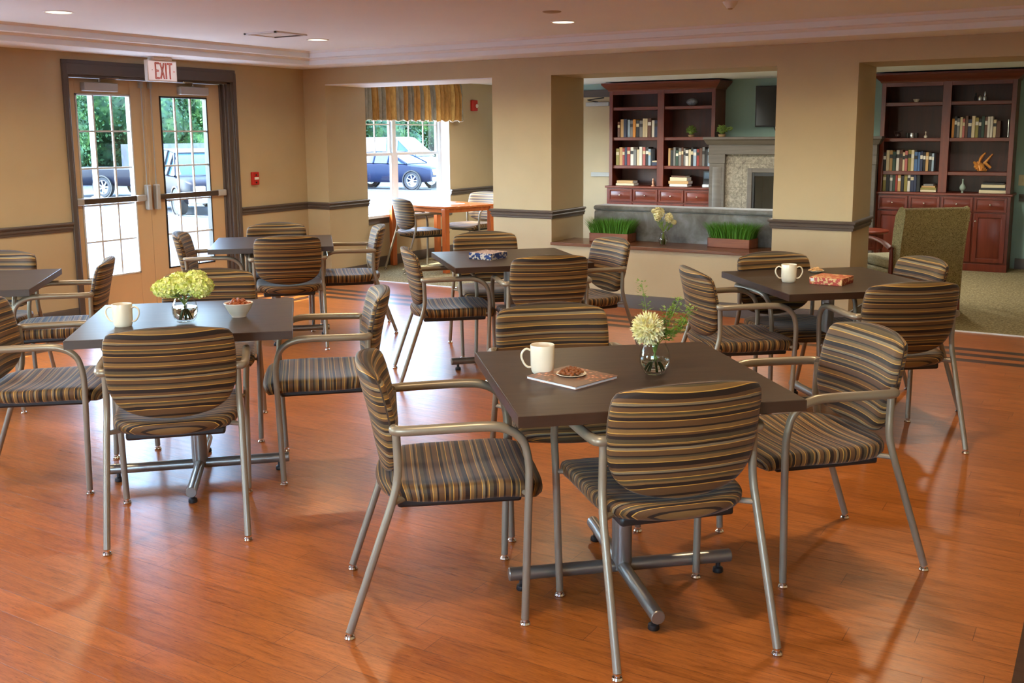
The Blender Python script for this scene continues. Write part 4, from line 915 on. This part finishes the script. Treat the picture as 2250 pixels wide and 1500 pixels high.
# patterned lounge chair and side table
def lounge_chair():
    M = mat('flecked_upholstery', srgb(140,122,74), .8, 0, .2); n = N(M); v = n.coord(); vo = n.n('TexVoronoi'); vo.inputs['Scale'].default_value = 75; n.l(v, vo.inputs['Vector'])
    a = n.noise(v, 85, 3, .6, 2.5); n.col(n.ramp(a, [(.40, srgb(78,66,38)), (.47, srgb(132,116,72)), (.60, srgb(158,142,96))])); n.bump(a, .3, .002)
    t = thing('lounge_chair', 'high-backed lounge chair in flecked beige fabric with wooden arms', 'armchair', (6.13, 1.30, .004), R(128-90)); w = .30
    # back: side section polygon (y, z) extruded over x
    pts = [(-.30, .12), (-.315, .45), (-.345, .68), (-.385, .875), (-.372, .915), (-.335, .928), (-.290, .915), (-.235, .85), (-.205, .70), (-.185, .50), (-.16, .40), (-.16, .12)]
    b = MB(); b.prism(pts, 'x', -w, w); b.build('backrest', M, t, bevel=.012, seg=2)
    M2 = mat('flecked_seat_fabric', srgb(168,160,128), .8, 0, .2); n2 = N(M2); a2 = n2.noise(n2.coord(), 110, 3, .6, 2.5); n2.col(n2.ramp(a2, [(.40, srgb(112,108,84)), (.5, srgb(164,158,128)), (.62, srgb(186,180,150))])); n2.bump(a2, .3, .002)
    MB().box(-w, w, -.20, .34, .22, .36).build('seat_base', M2, t, bevel=.025, seg=3)
    MB().box(-w+.01, w-.01, -.19, .36, .362, .46).build('seat_cushion', M2, t, bevel=.035, seg=4)
    for s in (-1, 1):
        P = cr([(s*.330, -.23, .560), (s*.332, -.08, .605), (s*.333, .12, .625), (s*.330, .30, .612), (s*.326, .38, .592)], 5)
        MB().tube(P, .030, 8, flat=.5, up=(0, 0, 1)).build('arm', CHERRYX, t)
        MB().tube([(s*.328, .33, .595), (s*.330, .35, .30), (s*.326, .36, 0)], [.02, .022, .016], 8).build('leg', CHERRY, t)
        MB().tube([(s*.322, -.22, .565), (s*.320, -.22, .30), (s*.316, -.26, 0)], [.016, .022, .016], 8).build('leg', CHERRY, t)
lounge_chair()
t = thing('side_table', 'small round-topped cherry side table beyond the lounge chair', 'table', (5.42, 2.65, .004))
MB().lathe([(.0001, .53), (.23, .53), (.24, .54), (.24, .556), (.23, .564), (.0001, .564)], n=36).build('tabletop', CHERRYX, t)
MB().box(-.16, .16, -.16, .16, .36, .53).build('drawer_case', CHERRY, t, bevel=.003)
q = MB(); frame_panel(q, -.14, .14, .375, .52, -.16, .014, .02); dr = q.build('drawer', CHERRYX, t); MB().ball((.0, -.186, .448), .011, 8).build('knob', mat('nickel_knob'), dr)
for x in (-1, 1):
    for y in (-1, 1): MB().tube([(x*.14, y*.14, .36), (x*.15, y*.15, 0)], [.018, .012], 8).build('leg', CHERRY, t)

# ================================================================== WALL AND CEILING FITTINGS
RED = mat('alarm_red', srgb(176,36,28), .35)
t = thing('fire_alarm_pull', 'red fire alarm pull station on the tan wall beside the doors', 'fire alarm', (0, -.790, 1.158))
MB().box(0, .035, -.045, .045, -.067, .067).build('housing', RED, t, bevel=.006); MB().box(.035, .045, -.028, .028, -.012, .012).build('pull_bar', mat('white_plastic', srgb(226,222,214), .4), t, bevel=.003)
MB().lathe([(.010, 0), (.010, .003)], (0, 0, 0), 12, Matrix.Translation((.035, 0, .035)) @ Matrix.Rotation(R(90), 4, 'Y')).lathe([(.010, 0), (.010, .003)], (0, 0, 0), 12, Matrix.Translation((.035, 0, -.042)) @ Matrix.Rotation(R(90), 4, 'Y')).build('indicator', BLACKP, t)
t = thing('fire_alarm_strobe', 'red fire alarm strobe on the wall right of the valance', 'fire alarm', (0, 3.335, 1.985))
MB().box(0, .045, -.062, .062, -.075, .075).build('housing', RED, t, bevel=.008); MB().ball((.050, .030, -.005), .026, 12, sx=.7).build('strobe_lens', mat('white_plastic'), t)
t = thing('wall_switch', 'cream light switch plate on the dark green wall right of the bookcase', 'switch', (6.745, FARY, 1.03))
CRM = mat('cream_plastic', srgb(214,196,146), .4); MB().box(-.042, .042, -.006, 0, -.062, .062).build('plate', CRM, t, bevel=.002); MB().box(-.008, .008, -.014, -.005, -.016, .016).build('toggle', CRM, t, bevel=.002)
# exit sign
WP = mat('white_plastic')
t = thing('exit_sign', 'white EXIT sign with red letters hanging over the double doors', 'sign', (.15, -2.020, 0))
MB().box(-.022, .022, -.160, .168, 2.085, 2.272).build('housing', WP, t, bevel=.005); MB().box(-.045, .045, -.10, .10, 2.272, 2.300).build('canopy', WP, t, bevel=.004)
WS = mat('lit_sign_face', srgb(236,226,222), .4); WS.node_tree.nodes['Principled BSDF'].inputs['Emission Color'].default_value = (1,.86,.84,1); WS.node_tree.nodes['Principled BSDF'].inputs['Emission Strength'].default_value = .28
MB().box(.0205, .0222, -.150, .158, 2.095, 2.262).build('sign_face', WS, t, smooth=False)
REDL = mat('exit_red', srgb(214,52,36), .5, 0, .5); PINK = mat('exit_pink', srgb(246,190,176), .5)
lt = MB(); li = MB()
def stroke(y0, z0, y1, z1, w=.0085):
    d = Vector((y1-y0, z1-z0)); L = d.length; d /= L; n2 = Vector((-d.y, d.x))
    for B_, ww, e, x in ((lt, w, w*.5, .0228), (li, w*.42, -w*.1, .0234)):
        P = [Vector((y0, z0))-d*e-n2*ww, Vector((y1, z1))+d*e-n2*ww, Vector((y1, z1))+d*e+n2*ww, Vector((y0, z0))-d*e+n2*ww]
        B_.prism([tuple(p) for p in P], 'x', .0215, x)
zb, zt2 = 2.112, 2.244; y = -.072
for a in ((y, zb, y, zt2), (y, zt2, y+.038, zt2), (y, zb, y+.038, zb), (y, (zb+zt2)/2, y+.030, (zb+zt2)/2)): stroke(*a)
y = -.018; stroke(y, zt2, y+.040, zb); stroke(y+.040, zt2, y, zb)
y = .044; stroke(y, zb, y, zt2)
y = .088; stroke(y, zb, y, zt2); stroke(y-.024, zt2, y+.024, zt2)
lt.build('letters', REDL, t, smooth=False); li.build('letter_cores', PINK, t, smooth=False)
MB().prism([(.128, 2.182), (.146, 2.176), (.128, 2.170)], 'x', .0215, .023).build('arrow', REDL, t); MB().box(.0215, .0232, -.112, -.106, 2.18, 2.186).build('test_button', BLACKP, t)
# downlights
LENS = mat('lamp_lens', (1,.9,.7), .4); LENS.node_tree.nodes['Principled BSDF'].inputs['Emission Color'].default_value = (1, .86, .58, 1); LENS.node_tree.nodes['Principled BSDF'].inputs['Emission Strength'].default_value = 3.2
def downlight(x, y, z, label, group, watt, colr=WARM):
    t = thing('ceiling_light', label, 'light', (x, y, z), 0, group)
    MB().lathe([(.098, 0), (.098, -.004), (.088, -.006), (.082, -.003), (.082, 0)], n=32, close=True).build('trim_ring', TRIMW, t)
    MB().lathe([(.0001, -.0015), (.082, -.0015), (.082, -.0005), (.0001, -.0005)], n=32).build('lens', LENS, t)
    l = bpy.data.lights.new('downlight', 'AREA'); l.shape = 'DISK'; l.size = .15; l.energy = watt; l.color = colr; l.spread = R(150)
    o = bpy.data.objects.new('downlight', l); COL.objects.link(o); o.parent = t; o.location = (0, 0, -.008)
LL = {(1.42,-3.90): 'lit round downlight in the ceiling at the top left', (1.50,-1.41): 'lit round downlight beside the square ceiling grille', (3.98,-1.42): 'lit round downlight near the small round ceiling speaker'}
for x in (1.45, 3.98, 6.60):
    for y in (-1.41, -3.90, -6.40, -8.90):
        k = min(LL, key=lambda q: abs(q[0]-x)+abs(q[1]-y)); vis = abs(k[0]-x)+abs(k[1]-y) < .1
        if vis: x_, y_ = k
        else: x_, y_ = x, y
        downlight(x_, y_, 2.43, LL[k] if vis else 'round downlight in the tray ceiling outside the picture', 'recessed downlights in the tray ceiling' if vis else 'downlights outside the picture', LAMP_W)
for x, y, k in ((1.3, 2.2, 1.6), (2.8, 2.5, 1.7), (4.3, 2.6, 2.2), (6.2, 2.4, 1.2)): downlight(x, y, 2.28, 'unseen round downlight added behind the beam to brighten the lounge', 'added downlights in the lounge ceiling', LAMP_W*k, (1, .92, .80))  # unseen lamps, added to brighten the lounge and its far wall
t = thing('ceiling_speaker', 'small round disc on the ceiling above the lit downlight', 'ceiling disc', (4.22, -2.03, 2.43))
MB().lathe([(.0001, -.006), (.058, -.006), (.066, -.002), (.066, 0), (.0001, 0)], n=24).build('cover', mat('beige_plastic', srgb(170,150,126), .5), t)
t = thing('sprinkler_head', 'small ceiling sprinkler dome at the top edge of the picture', 'sprinkler', (5.44, -1.83, 2.43))
MB().lathe([(.0001, -.042), (.024, -.042), (.030, -.030), (.044, -.014), (.050, 0), (.0001, 0)], n=24).build('dome', WP, t, ang=50); MB().lathe([(.0001, -.048), (.014, -.048), (.018, -.042), (.0001, -.042)], n=16).build('deflector', CHROME, t)
single(MB().lathe([(.0001, -.004), (.008, -.004), (.008, 0), (.0001, 0)], (1.55, -1.78, 2.43), 10), 'ceiling_sensor', mat('dark_dot', (.05,.05,.05), .5), 'tiny dark dot in the ceiling beside the square grille', 'sensor')
t = thing('ceiling_grille', 'square white ceiling grille near the corner downlight', 'vent', (1.56, -1.99, 2.43))
g = MB(); s_ = .17
for a in range(4): g.box(-s_-.012, s_+.012, s_-.012, s_+.012, -.012, 0, Matrix.Rotation(R(90*a), 4, 'Z'))
g.build('grille_frame', TRIMW, t); MB().box(-s_+.012, s_-.012, -s_+.012, s_-.012, -.004, -.001).build('grille_panel', TRIMW, t, smooth=False)
for a in (-1, 1): MB().box(-s_+.01, s_-.01, min(a*(s_-.024), a*(s_-.012)), max(a*(s_-.024), a*(s_-.012)), -.0128, -.005).build('slot', mat('slot_grey', srgb(90,90,90), .6), t, smooth=False)
# valance
def valance():
    t = thing('window_valance', 'pleated gold and grey valance over the window', 'valance', (0, 0, 0))
    M = mat('valance_fabric', srgb(150,120,70), .8, 0, .2); n = N(M); c_ = n.n('TexCoord'); sp = n.n('SeparateXYZ'); n.l(c_.outputs['Object'], sp.inputs[0])
    cells = n.n('TexWhiteNoise', noise_dimensions='1D'); n.l(n.math('FLOOR', n.math('DIVIDE', sp.outputs[1], .115)), cells.inputs['W'])
    c2 = n.ramp(cells.outputs['Value'], [(0, srgb(206,170,100)), (.30, srgb(180,138,76)), (.55, srgb(156,154,138)), (.8, srgb(142,140,126))], 'CONSTANT')
    mott = n.ramp(n.noise(n.coord(scale=(1, 1, .4)), 26, 5, .7), [(.35, (.62,.60,.55)), (.6, (1,1,1))]); n.col(n.mix(.8, c2, mott, 'MULTIPLY'))
    n.b.inputs['Transmission Weight'].default_value = 0
    y0, y1, N_ = .62, 2.935, 460; rn = random.Random(6); ph = [rn.uniform(0, 1) for _ in range(60)]
    zs = [2.262, 2.235, 2.215, 2.10, 1.95, 1.86, 1.80, 1.772]; vs = []; fs = []
    for j, z in enumerate(zs):
        f = min(1, (2.262-z)/.10)
        for i in range(N_+1):
            u = i/N_; y = y0+(y1-y0)*u; k = u*27; amp = (.016+.034*f)*(.8+.4*ph[int(k) % 60]); d = amp*abs(math.sin(math.pi*k))**.6
            vs.append((.075+d, y+.006*math.sin(k*2.1+z*9), z+(.008*math.sin(k*3.3+1)+.004*math.sin(k*9) if j == len(zs)-1 else 0)))
    for j in range(len(zs)-1):
        for i in range(N_): a = j*(N_+1)+i; fs.append((a, a+1, a+N_+2, a+N_+1))
    b = MB(); b.add(vs, fs); o = b.build('fabric', M, t, ang=80); o.modifiers.new('solid', 'SOLIDIFY').thickness = .003
    hem = MB(); 
    hem.tube([(vs[(len(zs)-1)*(N_+1)+i][0], vs[(len(zs)-1)*(N_+1)+i][1], vs[(len(zs)-1)*(N_+1)+i][2]-.004) for i in range(0, N_+1, 2)], .005, 6); hem.build('hem', mat('white_hem', srgb(232,230,220), .7), t)
    MB().tube([(.05, .60, 2.24), (.05, 2.95, 2.24)], .012, 10).box(0, .05, 2.935, 2.95, 2.22, 2.26).box(0, .05, .60, .615, 2.22, 2.26).build('rod', STEEL, t)
valance()

# ================================================================== OUTSIDE: VEHICLES, TREES
TYRE = mat('tyre_rubber', (.02,.02,.022), .8); RIM = mat('alloy_rim', srgb(206,208,212), .3, .6); CARGL = mat('car_glass', srgb(40,64,78), .15, 0, .3)
def carpaint(n_, c_): return mat(n_, c_, .45, 0, .12)
def vehicle(label, cat, name, x, y, hd, paintm, st, gh, wheels, wr, W_, lamp=None, roofm=None):
    # st: stations (x, z_bottom, z_belt, halfwidth); gh: greenhouse (x, z_roof, halfwidth at roof); nose at +x
    t = thing(name, label, cat, (x, y, -.5), R(hd), 'parked vehicles outside'); b = MB(); vs = []; k = 0
    for sx, zb_, zl, hw in st:
        ring = [(-hw*.86, zb_), (-hw*.97, zb_+.12), (-hw, zb_+(zl-zb_)*.55), (-hw*.97, zl-.05), (-hw*.88, zl), (hw*.88, zl), (hw*.97, zl-.05), (hw, zb_+(zl-zb_)*.55), (hw*.97, zb_+.12), (hw*.86, zb_)]
        k = len(ring); vs += [(sx, a, z) for a, z in ring]
    n_ = len(st); fs = [(i*k+j, i*k+(j+1)%k, (i+1)*k+(j+1)%k, (i+1)*k+j) for i in range(n_-1) for j in range(k)]+[tuple(range(k)), tuple(range(n_*k-1, (n_-1)*k-1, -1))]
    b.add(vs, fs); b.build('body', paintm, t, ang=40, fix=True)
    g = MB(); vs = []; zbelt = gh[0][3]
    for sx, zr, hw, zbl in gh: vs += [(sx, -W_*.93, zbl), (sx, -hw, zr), (sx, hw, zr), (sx, W_*.93, zbl)]
    n_ = len(gh); fs = [(i*4+j, i*4+j+1, (i+1)*4+j+1, (i+1)*4+j) for i in range(n_-1) for j in (0, 1, 2)]+[(0, 1, 2, 3), (n_*4-1, n_*4-2, n_*4-3, n_*4-4)]
    g.add(vs, fs); g.build('windows', CARGL, t, ang=30)
    r_ = MB(); top = [q for q in gh if q[1] > q[3]+.05]
    for q0, q1 in zip(top[:-1], top[1:]): 
        r_.add([(q0[0], -q0[2]*1.01, q0[1]-.02), (q1[0], -q1[2]*1.01, q1[1]-.02), (q1[0], q1[2]*1.01, q1[1]-.02), (q0[0], q0[2]*1.01, q0[1]-.02), (q0[0], -q0[2]*1.01, q0[1]+.025), (q1[0], -q1[2]*1.01, q1[1]+.025), (q1[0], q1[2]*1.01, q1[1]+.025), (q0[0], q0[2]*1.01, q0[1]+.025)], [(0, 3, 2, 1), (4, 5, 6, 7), (0, 1, 5, 4), (2, 3, 7, 6), (1, 2, 6, 5), (3, 0, 4, 7)])
    for i, q in enumerate(gh):
        if i in (0, len(gh)-1): continue
        for s in (-1, 1): r_.tube([(q[0], s*W_*.94, q[3]), (q[0], s*q[2]*1.01, q[1])], .035, 6)
    for q0, q1 in ((gh[0], gh[1]), (gh[-1], gh[-2])):
        for s in (-1, 1): r_.tube([(q0[0], s*W_*.94, q0[3]), (q1[0], s*q1[2]*1.01, q1[1])], .035, 6)
    r_.build('roof', roofm or paintm, t)
    for wx in wheels:
        for s in (-1, 1):
            wh = MB(); M_ = Matrix.Translation((wx, s*(W_-.10), wr)) @ Matrix.Rotation(R(90), 4, 'X')
            wh.lathe([(wr*.66, -.11), (wr*.92, -.115), (wr, -.08), (wr, .08), (wr*.92, .115), (wr*.66, .11)], (0, 0, 0), 28, M_, close=True); wo_ = wh.build('wheel', TYRE, t)
            rm = MB(); rm.lathe([(wr*.68, -.10), (wr*.64, -.10), (wr*.60, -.04), (wr*.60, .04), (wr*.64, .10), (wr*.68, .10)], (0, 0, 0), 24, M_, close=True); rm.lathe([(.0001, -.07), (wr*.18, -.07), (wr*.18, .07), (.0001, .07)], (0, 0, 0), 12, M_)
            for a in range(7): rm.tube([tuple(M_@Vector((0, 0, -s*.06))), tuple(M_@Vector((wr*.63*math.cos(a*.8976), wr*.63*math.sin(a*.8976), -s*.07)))], .024, 6)
            rm.build('rim', RIM, wo_)
            MB().lathe([(wr*1.02, -.02), (wr*1.14, -.02), (wr*1.14, .05), (wr*1.02, .05)], (0, 0, 0), 24, Matrix.Translation((wx, s*(W_-.015), wr)) @ Matrix.Rotation(R(90), 4, 'X'), close=True).build('wheel_arch', BLACKP, t)
    L = st[-1][0]
    for s in (-1, 1):
        MB().box(L-.12, L+.015, s*W_*.62-.16, s*W_*.62+.16, .66, .80).build('headlight', lamp or mat('lamp_clear', srgb(230,226,210), .1), t, bevel=.03)
        MB().box(L-.12, L+.018, s*W_*.62-.16, s*W_*.62+.16, .58, .655).build('indicator_lamp', mat('amber_lens', srgb(226,150,40), .2), t, bevel=.01)
    MB().box(L-.02, L+.03, -W_*.4, W_*.4, .56, .80).build('radiator_grille', BLACKP, t, bevel=.02); MB().box(L-.05, L+.09, -W_*.95, W_*.95, .34, .50).build('bumper', RIM, t, bevel=.04, seg=3)
    return t
NAVY = carpaint('navy_car_paint', srgb(18,22,34)); BLACKC = carpaint('black_car_paint', srgb(14,16,24)); WHITEV = carpaint('white_van_paint', srgb(170,174,180)); SLATE = carpaint('slate_car_paint', srgb(26,34,54))
SUV_ST = [(-2.35, .45, 1.00, .80), (-2.25, .32, 1.08, .88), (-1.4, .30, 1.10, .93), (0, .30, 1.08, .94), (1.0, .30, 1.05, .93), (1.9, .32, 1.00, .90), (2.25, .35, .90, .84), (2.38, .42, .78, .72)]
SUV_GH = [(-2.28, 1.10, .80, 1.06), (-2.05, 1.66, .64, 1.08), (-.9, 1.74, .68, 1.09), (.1, 1.72, .68, 1.07), (.55, 1.64, .66, 1.06), (1.25, 1.08, .70, 1.04)]
CAR_GH = [(-1.9, 1.02, .70, 1.02), (-1.15, 1.40, .60, 1.03), (-.3, 1.47, .62, 1.03), (.35, 1.45, .62, 1.02), (1.2, 1.02, .70, 1.00)]
CAR_ST = [(-2.3, .40, .88, .76), (-2.2, .30, .98, .86), (-1.3, .28, 1.02, .90), (0, .28, 1.02, .91), (1.1, .28, 1.00, .90), (1.9, .30, .90, .86), (2.25, .34, .78, .80), (2.36, .40, .66, .66)]
vehicle('dark car with chrome wheels parked beyond the right door leaf, nose towards the building', 'car', 'parked_car', -15.17, 11.68, -24, BLACKC, SUV_ST, SUV_GH, (-1.45, 1.45), .37, .94)
vehicle('low dark pickup truck seen through the left door leaf', 'truck', 'parked_pickup', -21.19, 15.86, 12, NAVY, [(-4.4, .50, 1.0, .86), (-4.3, .42, 1.03, .92), (-2.6, .42, 1.03, .92), (0, .40, 1.05, .94), (1.6, .40, 1.05, .93), (2.5, .45, .98, .88), (2.65, .50, .85, .75)], [(-.7, 1.06, .74, 1.04), (-.6, 1.62, .66, 1.05), (.5, 1.66, .66, 1.05), (1.3, 1.06, .72, 1.04)], (-2.1, 1.75), .37, .93)
vehicle('dark blue saloon car parked outside the lounge window', 'car', 'parked_saloon', -17.53, 23.8, 8, SLATE, CAR_ST, CAR_GH, (-1.4, 1.45), .36, .91)
vehicle('white van standing behind the dark blue vehicle outside the window', 'van', 'white_van', -22.8, 29.9, 8, WHITEV, [(-3.0, .50, 1.5, .95), (-2.9, .40, 1.55, 1.0), (1.6, .40, 1.50, 1.0), (2.5, .45, 1.25, .95), (2.75, .5, 1.0, .85)], [(-2.95, 1.6, .90, 1.52), (-2.85, 2.35, .82, 1.54), (1.0, 2.4, .82, 1.52), (1.3, 2.35, .80, 1.5), (2.3, 1.45, .80, 1.35)], (-1.9, 1.7), .38, 1.0)
# white upper body of the van: closed cargo sides
for o in [q for q in COL.objects if q.name.startswith('white_van')]:
    o.scale = (1, 1, .84)
    MB().box(-2.9, .75, -.97, .97, 1.48, 2.38).build('cargo_body', WHITEV, o, bevel=.12, seg=4)
POLE = mat('pole_grey', srgb(120,126,136), .5)
t = thing('lamp_post', 'pale grey lamp post outside the left door leaf', 'lamp post', (-19.5, 11.65, -.5)); MB().tube([(0, 0, 0), (0, 0, 7)], [.085, .08], 16).build('pole', POLE, t); MB().lathe([(.2, 0), (.2, .25), (.13, .3)], n=16).build('base', PAVE, t); MB().tube([(0, 0, 6.9), (.8, 0, 7.1)], .05, 8).build('arm', POLE, t)
WALLS = paint('grey_block_wall', srgb(84,86,94), .25, .9, .4, 12)
tag(MB().box(-31, -30.6, 21.5, 26.0, -.5, 1.3).build('block_wall', WALLS, smooth=False), 'low grey block wall below the trees behind the parked cars', 'wall')
def leaf_mat(n_, a, b_, c_):
    M = mat(n_, a, .6, 0, .3); n = N(M); n.col(n.ramp(n.noise(n.coord(), 1.6, 4, .7), [(.3, a), (.5, b_), (.7, c_)])); return M
LEAVES = [leaf_mat('tree_leaves', srgb(20,42,24), srgb(42,74,36), srgb(88,120,54)), leaf_mat('dark_tree_leaves', srgb(14,34,22), srgb(30,60,34), srgb(70,102,48))]
def tree_proto(k):
    t = thing('leafy_tree', '', 'tree', group='trees behind the car park'); rs = np.random.RandomState(k)
    blobs = [(0, 0, 3.2, 2.3), (1.2, 1.0, 2.4, 1.8), (-1.0, -1.3, 2.3, 1.8), (.3, -1.6, 3.6, 1.6), (-.6, 1.6, 3.5, 1.7), (.2, .2, 5.2, 1.9), (.4, 1.9, 1.4, 1.5), (.5, -1.9, 1.4, 1.5), (.6, .1, 1.2, 1.5)]
    V = []; F = []
    for bx, by, bz, br in blobs:
        n_ = int(800*br); d = rs.normal(size=(n_, 3)); d /= np.linalg.norm(d, axis=1)[:, None]; p = d*(br*rs.uniform(.72, 1.06, n_))[:, None]+[bx, by, bz]
        a = rs.normal(size=(n_, 3)); a -= d*(a*d).sum(1)[:, None]*.5; a /= np.linalg.norm(a, axis=1)[:, None]; b2 = np.cross(a, d+rs.normal(size=(n_, 3))*.5); b2 /= np.linalg.norm(b2, axis=1)[:, None]
        s_ = rs.uniform(.05, .11, n_)[:, None]
        for i in range(n_):
            o = len(V); V += [tuple(p[i]-a[i]*s_[i]), tuple(p[i]+b2[i]*s_[i]*.6), tuple(p[i]+a[i]*s_[i]), tuple(p[i]-b2[i]*s_[i]*.6)]; F.append((o, o+1, o+2, o+3))
    b = MB(); b.add(V, F); b.build('foliage', LEAVES[k % 2], t, smooth=False)
    c_ = MB()
    for bx, by, bz, br in blobs: c_.ball((bx, by, bz), br*.78, 12)
    c_.build('inner_foliage', LEAVES[k % 2], t)
    c_ = MB().tube([(0, 0, -.1), (.05, 0, 2), (0, .1, 4)], [.2, .16, .08], 8).build('trunk', paint('bark', srgb(84,70,56), .2, .9, 0), t); return t
tp = [tree_proto(1), tree_proto(2)]
TL = ['bright leafy tree at the far left of the tree line beyond the left door leaf', 'leafy tree directly behind the grey lamp post', 'dense leafy tree seen through the right panes of the left door leaf', 'dark leafy tree seen where the two door leaves meet', 'leafy tree above the parked car in the right door leaf', 'leafy tree at the right edge of the right door leaf', 'leafy tree hidden behind the wall between door and window', 'leafy tree behind the tan wall left of the window', 'leafy tree at the left of the lounge window above the van', 'leafy tree at the middle of the lounge window above the van', 'darker leafy tree at the right of the lounge window', 'leafy tree past the right edge of the lounge window']
for i in range(9):
    y_ = 15.5+i*4.8; x_ = -34.5-.8*(i % 3); o = tp[i % 2] if i < 2 else None
    if o is not None: o.location = (x_, y_, -.5); o.rotation_euler = (0, 0, i*1.1); o['label'] = TL[i]
    else: dup(tp[i % 2], (x_, y_, -.5), i*1.3, TL[i], None, (1+.1*(i % 3),)*3)
